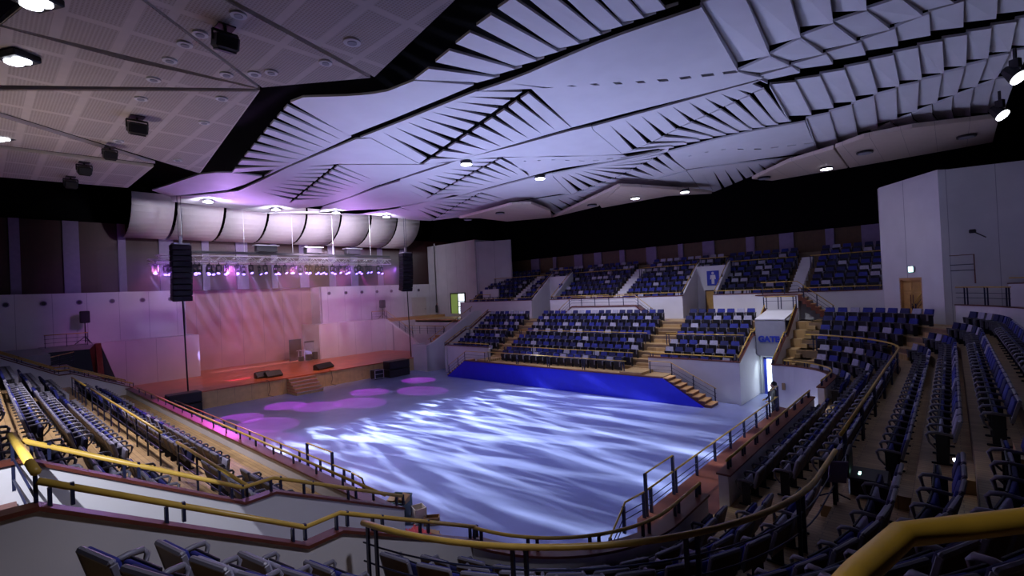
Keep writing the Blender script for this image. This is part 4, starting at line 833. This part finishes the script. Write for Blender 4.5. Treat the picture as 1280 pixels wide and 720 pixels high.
for a, b_, lab in ((1081, 190, 'left vent on the beige board'), (1208, 170, 'right vent on the beige board'), (955, 222, 'vent at the tip of the wedge board'), (740, 256, 'vent on the far centre board'), (585, 274, 'vent above the left tower'), (625, 266, 'second vent above the left tower')):
    p = at(a, b_, z=14.75); e = empty('speaker_grille', p, 0, 'round dark %s' % lab, 'ceiling grille'); m = MB(); m.tube([(0, 0, -.08), (0, 0, .02)], .42, 14); m.build('ring', 'case', e); m = MB(); m.tube([(0, 0, -.11), (0, 0, -.08)], .33, 14); m.build('grille', 'grey', e)
for a, b_, lab in ((1274, 84, 'upper'), (1255, 138, 'lower')):
    p = at(a-6, b_-24, z=15.4); e = empty('spotlight', p, 2.6, '%s bright spotlight hanging at the right edge' % lab, 'spotlight')
    m = MB(); m.bar((0, 0, 0), (0, 0, -.7), .08); m.rbox(-.15, .15, -.1, .1, -.75, -.4, .02); m.build('bracket', 'case', e)
    M = Matrix.Translation((.1, 0, -.9)) @ Matrix.Rotation(.7, 4, 'Y'); m = MB(); m.tube([M @ Vector((0, 0, .3)), M @ Vector((0, 0, -.25))], .25, 12, rr=[.16, .28]); h = m.build('head', 'case', e)
    m = MB(); m.tube([M @ Vector((0, 0, -.26)), M @ Vector((0, 0, -.3))], .26, 12); m.build('lens', 'lamp', h)

# ------------------------------------------------------------------ seats
W_ = .54
def seat_proto(fab, word):
    r = empty('stadium_seat', (0, 0, 0), 0, 'x', 'seat')
    rec = Matrix.Translation((0, -.14, .42)) @ Matrix.Rotation(math.radians(15), 4, 'X')
    m = MB(); m.rbox(-.27, .27, -.055, -.03, .0, .47, .012, mat4=rec); m.build('back_shell', 'swood', r)
    m = MB(); m.rbox(-.285, .285, -.065, .0, .445, .50, .02, mat4=rec); m.rbox(-.29, -.265, -.06, .0, .04, .46, .008, mat4=rec); m.rbox(.265, .29, -.06, .0, .04, .46, .008, mat4=rec); m.build('back_rim', 'splast', r)
    m = MB(); m.rbox(-.262, .262, -.03, .035, .12, .47, .035, mat4=rec, seg=2); m.build('back_cushion', fab, r, True)
    tip = Matrix.Translation((0, -.03, .40)) @ Matrix.Rotation(math.radians(-6), 4, 'X')
    m = MB(); m.rbox(-.245, .245, .0, .06, -.04, .24, .03, mat4=tip, seg=2); sc = m.build('seat_cushion', fab, r, True)
    m = MB(); m.rbox(-.25, .25, .06, .085, -.05, .25, .03, mat4=tip, seg=2); m.build('seat_underside', 'sleg', sc)
    m = MB(); m.tube([(-.34, -.17, .60), (-.34, .08, .625), (-.34, .20, .61), (-.34, .235, .56), (-.34, .20, .42), (-.34, .10, .30)], .026, 6, rr=[.026, .03, .032, .03, .022, .018]); m.build('arm_rest', 'splast', r, True)
    m = MB(); m.rbox(-.35, -.33, -.1, .1, 0, .6, .01); m.rbox(-.365, -.315, -.18, .18, 0, .04, .01); m.bar((-.34, -.02, .38), (.34, -.02, .38), .05); m.build('pedestal', 'sleg', r)
    return r
PROTO = {'deep blue': seat_proto('sdb', ''), 'blue': seat_proto('smb', ''), 'grey': seat_proto('sgr', '')}
SEATS = []   # (x,y,z,heading, block, row, end)
def along(path, R, step, start=0.45):
    pts = [(P(p, R), p[2]) for p in path]; out = []; s = start; acc = 0
    for i in range(1, len(pts)):
        (a, ta), (b, tb) = pts[i-1], pts[i]; L = math.hypot(b[0]-a[0], b[1]-a[1])
        while s <= acc+L:
            q = (s-acc)/L if L else 0; out.append((a[0]+(b[0]-a[0])*q, a[1]+(b[1]-a[1])*q, ta+(tb-ta)*q)); s += step
        acc += L
    return out
PITCH_S = .69
def add_rows(blk, path, rows, cut=None, heading=None):
    for nm, R, z, a, b in rows:
        got = [q for q in along(path, R, PITCH_S) if not cut or cut(q)]
        for j, (x, y, th) in enumerate(got): SEATS.append([x, y, z, th, blk, nm, j, len(got)])
NC = arc(C1, -83, 0, 30)+[(C1[0], 11.15, 0)]
add_rows('near curved block', NC, ROWS[:3])
for k_, lim in ((3, -6.95), (4, -6.6), (5, -6.3), (6, -5.85)): add_rows('near curved block', NC, ROWS[k_:k_+1], cut=lambda q, lim=lim: q[0] > lim)
add_rows('right stand', [(C1[0], 12.75, 0), (C1[0], 27.8, 0)]+arc(C2, 0, 28, 10), ROWS[3:])
add_rows('right stand', [(C1[0], 12.9, 0), (C1[0], 23.0, 0)], ROWS[:1]); add_rows('right stand', [(C1[0], 12.9, 0), (C1[0], 27.8, 0)]+arc(C2, 0, 40, 12), ROWS[1:3])
add_rows('far corner block', arc(C2, 41, 82, 14), ROWS[1:], cut=lambda q: q[0] > -6.2); add_rows('far corner block', [(C1[0], 25.6, 0)]+arc(C2, 0, 82, 20), ROWS[:1], cut=lambda q: q[0] > -6.2)
for x0, x1, nm in ((-10.25, -14.8, 'left stand next to the white passage wall'), (-16.2, -28.3, 'left stand middle block'), (-29.7, -38.3, 'left stand stage-end block')):
    add_rows(nm, [(x0, YN, -PI/2), (x1, YN, -PI/2)], ROWSL)
for x0, x1, nm in ((-10.2, -15.4, 'far stand block by the gate'), (-17.0, -29.7, 'far stand middle block'), (-31.1, -36.6, 'far stand stage-end block')):
    add_rows(nm, [(x0, YF, PI/2), (x1, YF, PI/2)], ROWS)
add_rows('far stand middle block', [(-17.4, YF, PI/2), (-29.5, YF, PI/2)], [('lowest', 2.65, 1.58, 0, 0)])
for k in range(8):
    z = UZ+.46*k; R = UY+.2+.85*k+.42-YF
    for x0, x1, nm in ((-33.0 if k < 4 else -30.2, -35.2, 'upper tier nearest the stage'), (-36.4, -42.5, 'upper tier beside the left tower'), (-23.5, -29.8, 'upper tier centre'), (-16.6 if k < 4 else -15, -22.2, 'upper tier left of the restroom sign'), (-9.1, -13.7 if k < 4 else -14.8, 'upper tier right of the restroom sign'), (-3.4, -7.9, 'upper tier by the tower')):
        add_rows(nm, [(x0, YF, PI/2), (x1, YF, PI/2)], [(names[k], R, z, 0, 0)])
for k in range(5): add_rows('upper right tier', [(C2[0], C2[1], math.radians(a)) for a in range(36, -9, -4)], [(names[k], 13.0+.85*k, 5.9+.5*k, 0, 0)])
def visible(s):
    x, y, k = proj((s[0], s[1], s[2]+.5)); return k > .5 and -30 < x < 1310 and -30 < y < 770
vis = [s for s in SEATS if visible(s)]
vis.sort(key=lambda s: proj((s[0], s[1], s[2]+.5))[2])
near, far = vis[:300], vis[300:]
ordn = ['end', 'second', 'third', 'fourth', 'fifth', 'sixth', 'seventh', 'eighth', 'ninth', 'tenth', '11th', '12th', '13th', '14th', '15th', '16th', '17th', '18th', '19th', '20th']+['%dth' % i if i % 10 not in (1, 2, 3) else '%d%s' % (i, {1: 'st', 2: 'nd', 3: 'rd'}[i % 10]) for i in range(21, 60)]
def colour():
    r = random.random(); return 'grey' if r < .22 else ('blue' if r < .62 else 'deep blue')
used = set()
for s in near:
    x, y, z, th, blk, row, j, n = s; c = colour(); pr_ = PROTO[c]
    rot = (0, 0, th+PI/2)       # front (+Y) faces the arena
    side = j if j <= n-1-j else n-1-j
    flip = j > n-1-j
    endn = {'near curved block': ('passage wall', 'aisle'), 'right stand': ('near aisle', 'far corner')}.get(blk, ('passage end', 'far end'))[1 if flip else 0]
    lab = '%s seat, %s, row %s, %s from %s' % (c, blk.replace('left stand next to the white passage wall', 'left block beside passage').replace('left stand ', 'left '), row, ordn[side] if side else 'first', endn)
    w = lab.split()
    if len(w) > 16: lab = lab.replace(' folding', '').replace(' up,', ',')
    if c not in used: pr_.location = (x, y, z); pr_.rotation_euler = rot; o = pr_; used.add(c)
    else: o = dup(pr_, (x, y, z), rot)
    o['label'] = lab; o['group'] = 'folding seats, '+blk
# far seats: one merged object
def seat_simple(mb, s, ci):
    x, y, z, th = s[:4]; M = Matrix.Translation((x, y, z)) @ Matrix.Rotation(th+PI/2, 4, 'Z')
    rec = M @ Matrix.Translation((0, -.14, .42)) @ Matrix.Rotation(math.radians(15), 4, 'X')
    tip = M @ Matrix.Translation((0, -.03, .40)) @ Matrix.Rotation(math.radians(-6), 4, 'X')
    def bx(x0, x1, y0, y1, z0, z1, T, mi, taper=0):
        vs = [T @ Vector((xx*(1-taper if zz == z1 else 1), yy, zz)) for zz in (z0, z1) for yy in (y0, y1) for xx in (x0, x1)]
        mb.add(vs, [(0, 2, 3, 1), (4, 5, 7, 6), (0, 1, 5, 4), (2, 6, 7, 3), (0, 4, 6, 2), (1, 3, 7, 5)], mi)
    bx(-.275, .275, -.05, .035, .10, .49, rec, ci, .12)
    bx(-.245, .245, .02, .08, -.04, .24, tip, 4)
    bx(-.365, -.315, -.17, .24, .58, .63, M, 3); bx(-.36, -.32, .16, .24, .3, .6, M, 3); bx(-.35, -.33, -.12, .12, 0, .6, M, 4); bx(-.27, .27, -.14, -.04, .05, .46, M, 4)
mb = MB()
for s in far:
    r = random.random(); bright = s[5] in ('fourth', 'fifth', 'sixth', 'seventh', 'eighth', 'second', 'first')
    seat_simple(mb, s, 2 if r < .22 else (1 if r < .62 else 0))
print('seats', len(near), len(far))
tag(mb.build('distant_stadium_seats', ['sdb', 'smb', 'sgr', 'splast', 'sleg']), 'hundreds of small blue and grey seats in the distant stands', 'seats', None, 'stuff')

# ------------------------------------------------------------------ junk pile near the passage mouth
def box_thing(name, x, y, z, sx, sy, sz, rz, m, label, cat, tilt=0, lid=None):
    e = empty(name, (x, y, z), rz, label, cat); e.rotation_euler = (tilt, 0, rz)
    mb = MB(); t = .025
    mb.box(-sx/2, sx/2, -sy/2, -sy/2+t, 0, sz); mb.box(-sx/2, sx/2, sy/2-t, sy/2, 0, sz); mb.box(-sx/2, -sx/2+t, -sy/2, sy/2, 0, sz); mb.box(sx/2-t, sx/2, -sy/2, sy/2, 0, sz); mb.box(-sx/2, sx/2, -sy/2, sy/2, 0, t)
    mb.build('box_body', m, e)
    if lid:
        mb = MB(); mb.rbox(-sx/2-.02, sx/2+.02, -sy/2-.02, sy/2+.02, sz-.06, sz, .02); mb.build('rim', lid, e) if False else None
        mb = MB()
        for a in (-1, 1): mb.bar((a*sx/2, -sy/2, sz), (a*sx/2, sy/2, sz), .04); mb.bar((-sx/2, a*sy/2, sz), (sx/2, a*sy/2, sz), .04)
        mb.build('rim', lid, e)
    return e
jp = lambda a, b_: at(a, b_, z=0)
p = jp(500, 650); box_thing('plastic_crate', p.x, p.y, 0, .62, .75, .75, .5, 'crate', 'tall dark green crate filled with cardboard at the passage mouth', 'crate', .05, 'crate')
for i, (dx, dy) in enumerate(((-.12, -.1), (.1, .12))): 
    e = tag((lambda m: (m.rbox(-.13, .13, -.18, .18, 0, .4, .01), m.build('cardboard_piece', 'card'))[1])(MB()), ('left', 'right')[i]+' piece of cardboard sticking out of the green crate', 'cardboard'); e.location = (p.x+dx, p.y+dy, .45); e.rotation_euler = (.3, .2*i, .5)
p = jp(484, 648); box_thing('cardboard_box', p.x, p.y, 0, .7, .6, .45, .5, 'paper', 'open cream box left of the green crate', 'box')
p = jp(524, 652); box_thing('cardboard_box', p.x, p.y, 0, .45, .4, .5, -.3, 'paper', 'small cream box standing right of the green crate', 'box')
p = jp(490, 668)
for k in range(4):
    e = tag((lambda m: (m.rbox(-.3, .3, -.2, .2, 0, .06, .01), m.build('board_game', ('paper', 'bluep', 'paper', 'pill')[k]))[1])(MB()), 'flat box, %s in the small stack by the yellow tape' % ('bottom', 'second from bottom', 'third from bottom', 'top')[k], 'box'); e.location = (p.x, p.y, .0+.065*k); e.rotation_euler = (0, 0, .4+.3*k)
e = empty('red_cloth', jp(520, 672), 0, 'crumpled pink-red cloth on the floor beside the boxes', 'cloth')
m = MB(); n = 12
g = [[(-.5+i/n, -.35+.7*j/n, .03+.14*abs(math.sin(i*1.3+j*.7)*math.cos(j*1.1))) for j in range(n+1)] for i in range(n+1)]
vs = [q for r_ in g for q in r_]; m.add(vs+[(a, b_, 0) for a, b_, c in vs], [(i*(n+1)+j, (i+1)*(n+1)+j, (i+1)*(n+1)+j+1, i*(n+1)+j+1) for i in range(n) for j in range(n)]); m.build('fabric', 'red', e, True)
p = jp(546, 672)
for k in range(3):
    m = MB(); m.rbox(-.38, .38, -.07, .07, 0, .04, .01); e = tag(m.build('wood_plank', 'card'), ('lowest', 'middle', 'topmost')[k]+' short wooden plank on the floor right of the red cloth', 'plank'); e.location = (p.x, p.y, .045*k+.002); e.rotation_euler = (0, 0, 2.4+.35*k)
p = jp(540, 655); box_thing('cardboard_box', p.x, p.y, 0, .5, .3, .25, .8, 'card', 'low brown carton behind the wooden planks', 'box')
# technical case and mixer in the aisle on the right
p = at(1071, 575, z=3.15); e = empty('equipment_case', (-1.35, 11.9, 3.17), .05, 'open black equipment case with small white lights on the right aisle', 'case')
m = MB(); m.rbox(-.35, .3, -.4, .4, 0, .35, .03); m.build('body', 'case', e); m = MB(); m.rbox(-.38, -.32, -.4, .4, .33, .8, .02); m.build('lid', 'case', e); m = MB(); m.box(-.2, -.16, -.12, .05, .35, .356); m.build('screen', 'green', e)
e = empty('handheld_torch', at(1197, 577, z=4.18), 0, 'tiny glowing white light lying on the dark aisle floor', 'torch'); m = MB(); m.tube([(0, -.1, 0), (0, .1, 0)], .025, 8); m.build('body', 'case', e); m = MB(); m.tube([(-.05, -.02, .03), (.05, .02, .03)], .03, 8); m.build('lens', 'lamp', e)
ch_ = empty('music_stand', at(1044, 628, z=3.17), .4, 'dark folding stand leaning in the aisle on the right', 'stand')
m = MB(); m.rbox(-.15, .15, -.02, .02, .5, 1.0, .01, mat4=Matrix.Rotation(.4, 4, 'X')); m.build('desk', 'pill', ch_); m = MB(); m.tube([(0, 0, 0), (0, -.2, .6)], .02, 5); m.tube([(0, 0, .2), (.3, .2, 0)], .015, 5); m.tube([(0, 0, .2), (-.3, .2, 0)], .015, 5); m.build('legs', 'steel', ch_)

# ------------------------------------------------------------------ the person by the walkway
def person(loc, rz):
    r = empty('person', loc, rz, 'person in dark clothes with yellow gloves and armband, standing behind the walkway railing', 'person')
    me = bpy.data.meshes.new('body'); J = {}; V = []; Eg = []; Rr = []
    def v(n, co, rad, par=None):
        J[n] = len(V); V.append(co); Rr.append(rad)
        if par: Eg.append((J[par], J[n]))
    v('pelvis', (0, 0, .95), .14); v('waist', (0, 0, 1.1), .125, 'pelvis'); v('chest', (0, .02, 1.32), .155, 'waist'); v('neck', (0, .02, 1.48), .055, 'chest'); v('jaw', (0, .05, 1.56), .065, 'neck'); v('head', (0, .04, 1.66), .095, 'jaw'); v('crown', (0, .02, 1.75), .06, 'head'); v('nose', (0, .135, 1.62), .018, 'head')
    for s, n in ((-1, 'l'), (1, 'r')):
        v(n+'hip', (s*.1, 0, .9), .1, 'pelvis'); v(n+'knee', (s*.11, .04, .5), .065, n+'hip'); v(n+'ank', (s*.12, 0, .09), .042, n+'knee'); v(n+'toe', (s*.13, .17, .04), .035, n+'ank')
        v(n+'sh', (s*.19, .02, 1.42), .065, 'chest'); v(n+'el', (s*.27, .06, 1.16), .045, n+'sh'); v(n+'wr', (s*.2, .26, 1.02), .03, n+'el'); v(n+'palm', (s*.17, .33, 1.02), .036, n+'wr')
        for k in range(4):
            f = 'f%d' % k; a = (k-1.5)*.022; v(n+f+'a', (s*.165+a, .38, 1.015-.01*abs(k-1)), .0105, n+'palm'); v(n+f+'b', (s*.16+a, .41-.004*k, .985), .009, n+f+'a')
        v(n+'th', (s*.13, .34, 1.03), .012, n+'palm'); v(n+'tt', (s*.115, .375, 1.02), .009, n+'th'); v(n+'ear', (s*.09, .03, 1.64), .02, 'head')
    me.from_pydata(V, Eg, []); me.materials.append(MT['cloth'])
    o = bpy.data.objects.new('body', me); COL.objects.link(o); o.parent = r
    md = o.modifiers.new('skin', 'SKIN'); o.modifiers.new('sub', 'SUBSURF').levels = 1
    for i, q in enumerate(Rr): me.skin_vertices[0].data[i].radius = (q, q)
    me.skin_vertices[0].data[0].use_root = True
    dg = bpy.context.evaluated_depsgraph_get(); dg.update(); nm = bpy.data.meshes.new_from_object(o.evaluated_get(dg)); o.modifiers.clear(); o.data = nm
    nm.materials.clear(); nm.materials.append(MT['cloth']); nm.materials.append(MT['skin']); nm.materials.append(MT['yell'])
    for f in nm.polygons:
        c = f.center; f.material_index = 1 if c.z > 1.49 else (2 if c.y > .27 and .9 < c.z < 1.1 else 0); f.use_smooth = True
    m = MB(); N = 10
    for a in range(N): 
        for b in range(5):
            t0, t1 = 2*PI*a/N, 2*PI*(a+1)/N; p0, p1 = PI/2*b/5*1.25, PI/2*(b+1)/5*1.25
            def sp_(t, p): return (.108*math.cos(t)*math.sin(p), .015+.118*math.sin(t)*math.sin(p)-.02, 1.67+.118*math.cos(p))
            m.add([sp_(t0, p0), sp_(t1, p0), sp_(t1, p1), sp_(t0, p1)], [(0, 1, 2, 3)])
    m.build('hair', 'hair', r, True)
    m = MB(); m.tube([(-.25, .06, 1.22), (-.265, .06, 1.17)], .062, 10); m.build('armband', 'yell', r)
    return r
pp = at(967, 513, z=0); ph = at(967, 477, z=2.25); pr0 = person((ph.x, ph.y, 0), 2.2); pr0.scale = (1.27, 1.27, 1.27)

# ------------------------------------------------------------------ lights
sc = bpy.context.scene
w = bpy.data.worlds.new('world'); sc.world = w; w.use_nodes = True; w.node_tree.nodes['Background'].inputs[0].default_value = (.25, .22, .5, 1); w.node_tree.nodes['Background'].inputs[1].default_value = .012
def aim(o, tgt): o.rotation_euler = (Vector(tgt)-o.location).to_track_quat('-Z', 'Y').to_euler()
def spot(name, loc, tgt, power, col, ang, blend=.3, size=.15, gobo=None):
    l = bpy.data.lights.new(name, 'SPOT'); l.energy = power; l.color = col; l.spot_size = math.radians(ang); l.spot_blend = blend; l.shadow_soft_size = size
    o = bpy.data.objects.new(name, l); COL.objects.link(o); o.location = loc; aim(o, tgt)
    if gobo:
        l.use_nodes = True; nt = l.node_tree; em = nt.nodes['Emission']; tc = nt.nodes.new('ShaderNodeTexCoord'); mp = nt.nodes.new('ShaderNodeMapping'); n = nt.nodes.new('ShaderNodeTexNoise'); r = nt.nodes.new('ShaderNodeValToRGB')
        mp.inputs['Scale'].default_value = gobo[0]; mp.inputs['Location'].default_value = (gobo[3], gobo[3], 0); n.inputs['Scale'].default_value = gobo[1]; n.inputs['Detail'].default_value = 2.5; n.inputs['Distortion'].default_value = .4
        nt.links.new(tc.outputs['Normal'], mp.inputs[0]); nt.links.new(mp.outputs[0], n.inputs['Vector']); nt.links.new(n.outputs['Fac'], r.inputs[0])
        r.color_ramp.elements[0].position = gobo[2]; r.color_ramp.elements[1].position = gobo[2]+.2; r.color_ramp.elements[0].color = (.03, .03, .06, 1); r.color_ramp.elements[1].color = (1, 1, 1, 1)
        mt = nt.nodes.new('ShaderNodeMath'); mt.operation = 'MULTIPLY'; mt.inputs[1].default_value = gobo[4] if len(gobo) > 4 else 1
        nt.links.new(r.outputs[0], em.inputs['Color'])
    return o
# white pattern projectors on the truss throwing streaks over the arena
for i, (y, tx, ty, pw) in enumerate(((11, -20, 13.5, 1), (16, -18.5, 17, 1), (21, -19, 21, 1), (26.5, -18, 24.5, 1))):
    spot('pattern_projector', (-40.9, y, 11.2), (tx, ty, 0), 175000*pw, (.80, .90, 1), 30, .5, .04, ((1.9, .62, .8), 15, .5, i*2.3+1.4))
# broad cool wash onto the arena
spot('arena_wash', (-24, 18, 15.0), (-20, 18.5, 0), 2300, (.60, .62, 1), 120, .8, .5)
# magenta ellipses on the floor near the stage
for (px, py) in ((332, 530), (355, 507), (298, 523), (447, 503), (460, 490), (525, 488), (522, 475), (395, 508), (300, 492)):
    p = at(px, py, z=0); spot('magenta_spot', (-43.5, p.y-1.0, 10.7), p, 9500, (1, .07, .85), 12, .15, .03)
spot('magenta_spot', (-43, 14, 10.7), (-26, 7.6, 0), 9000, (1, .1, .8), 26, .3, .05)
# stage wash: pink and orange
for y in (9, 14, 19, 24, 29):
    spot('stage_wash', (-43.3, y, 10.6), (-50.5, y+1.5, 2.2), 520, (1, .26, .55), 90, .7, .15)
    spot('violet_wash', (-42.0, y, 10.4), (-53, y+1.5, 7.6), 520, (.46, .14, 1), 80, .6, .15)
spot('stage_warm', (-38, 20, 12.5), (-47, 19.5, 1.3), 3600, (1, .5, .3), 80, .8, .2)
# ceiling uplights; only the violet ones spill from the stage rig
spot('ceiling_violet', (-42.5, 14, 12.2), (-32, 15, 15.8), 1500, (.62, .32, 1), 140, .9, .4)
spot('ceiling_violet', (-42.5, 24, 12.2), (-32, 27, 15.8), 1500, (.62, .32, 1), 140, .9, .4)
spot('ceiling_fill', (-20, 20, 1.2), (-18, 22, 16), 6400, (.56, .60, 1), 118, .8, 1.0)  # added fill low over the arena floor, no fixture stands there
spot('ceiling_fill', (-9, 24, 1.2), (-3, 26, 16), 800, (.62, .66, .95), 95, .8, 1.0)  # second added fill, unseen, for the right part of the ceiling
spot('reflector_wash', (-41.0, 22, 12.6), (-51, 22, 16.2), 2200, (.85, .62, .95), 120, .8, .3)
for a, b_, lab in LP[2:6]:
    p = at(a, b_, z=15.1); spot('reflector_lamp', p-Vector((0, 0, .1)), (-51.5, p.y+4.5, 14.2), 1500, (.85, .8, 1), 110, .6, .2)
# narrow beams from the truss through the thin stage haze
for i in range(10):
    y = 8.5+1.0*i; spot('beam_light', (-43.2, y, 10.1), (-51.5, y+6.5, 1.3), 15000, (.42, .36, 1), 5.5, .3, .02)
hz = bpy.data.materials.new('stage_haze'); hz.use_nodes = True; nt = hz.node_tree; nt.nodes.remove(nt.nodes['Principled BSDF']); vs_ = nt.nodes.new('ShaderNodeVolumeScatter'); vs_.inputs['Density'].default_value = .026; vs_.inputs['Anisotropy'].default_value = -.3; nt.links.new(vs_.outputs[0], nt.nodes['Material Output'].inputs['Volume']); MT['haze'] = hz
mb = MB(); mb.box(-49.8, -41.2, 6.5, 34, 1.4, 12.2); o = mb.build('stage_haze', 'haze'); tag(o, 'thin haze hanging over the stage that shows the violet light beams', 'haze', None, 'stuff')
# house lights over the far stand and ceilings near
spot('house_light', (-20, 31, 14.4), (-20, 34, 3), 4000, (.80, .80, 1), 110, .9, .3)
spot('house_light', (-28, 32, 14.4), (-28, 36, 4), 900, (.82, .74, 1), 100, .9, .3)
spot('house_light', (-10, 31, 14.4), (-11, 34.5, 3), 3000, (.86, .86, 1), 72, .9, .3)
spot('house_light', (-5, 30, 14.2), (-3.4, 37, 7), 260, (.86, .80, 1), 70, .9, .3)
spot('passage_lamp', (-8.9, 33.9, 2.4), (-8.9, 35, .6), 60, (.8, 1, 1), 150, .8, .1)
spot('passage_light', (-7.3, -.6, 7.8), (-9.75, .75, 4.2), 900, (.86, .88, 1), 44, .02, .01)  # unseen spot; its hard cone edge stands in for a shadow edge
spot('near_left_light', (-20, 2, 13.0), (-22, 4, 3), 5200, (.95, .88, 1), 115, .9, .3)
spot('near_left_light', (-1.5, 4.5, 13.0), (-7.2, 3, 3), 1350, (.82, .80, 1), 52, .9, .3)
spot('near_board_fill', (-20, 0, 7.8), (-20, 5, 13.6), 420, (1, .86, .80), 140, .9, .6)  # added unseen spot that brightens the perforated boards from below
spot('near_rail_fill', (-3.5, -2.5, 12.5), (-.05, 1.7, 6.8), 480, (1, .9, .7), 12, .4, .05)  # added unseen narrow spot, lights only the foreground handrail
spot('right_dim', (3, 20, 14), (0, 18, 4), 60, (.5, .5, 1), 100, .9, .4)
sc.view_settings.view_transform = 'Standard'; sc.view_settings.look = 'None'; sc.view_settings.exposure = 0; sc.view_settings.gamma = 1; sc.view_settings.use_curve_mapping = False
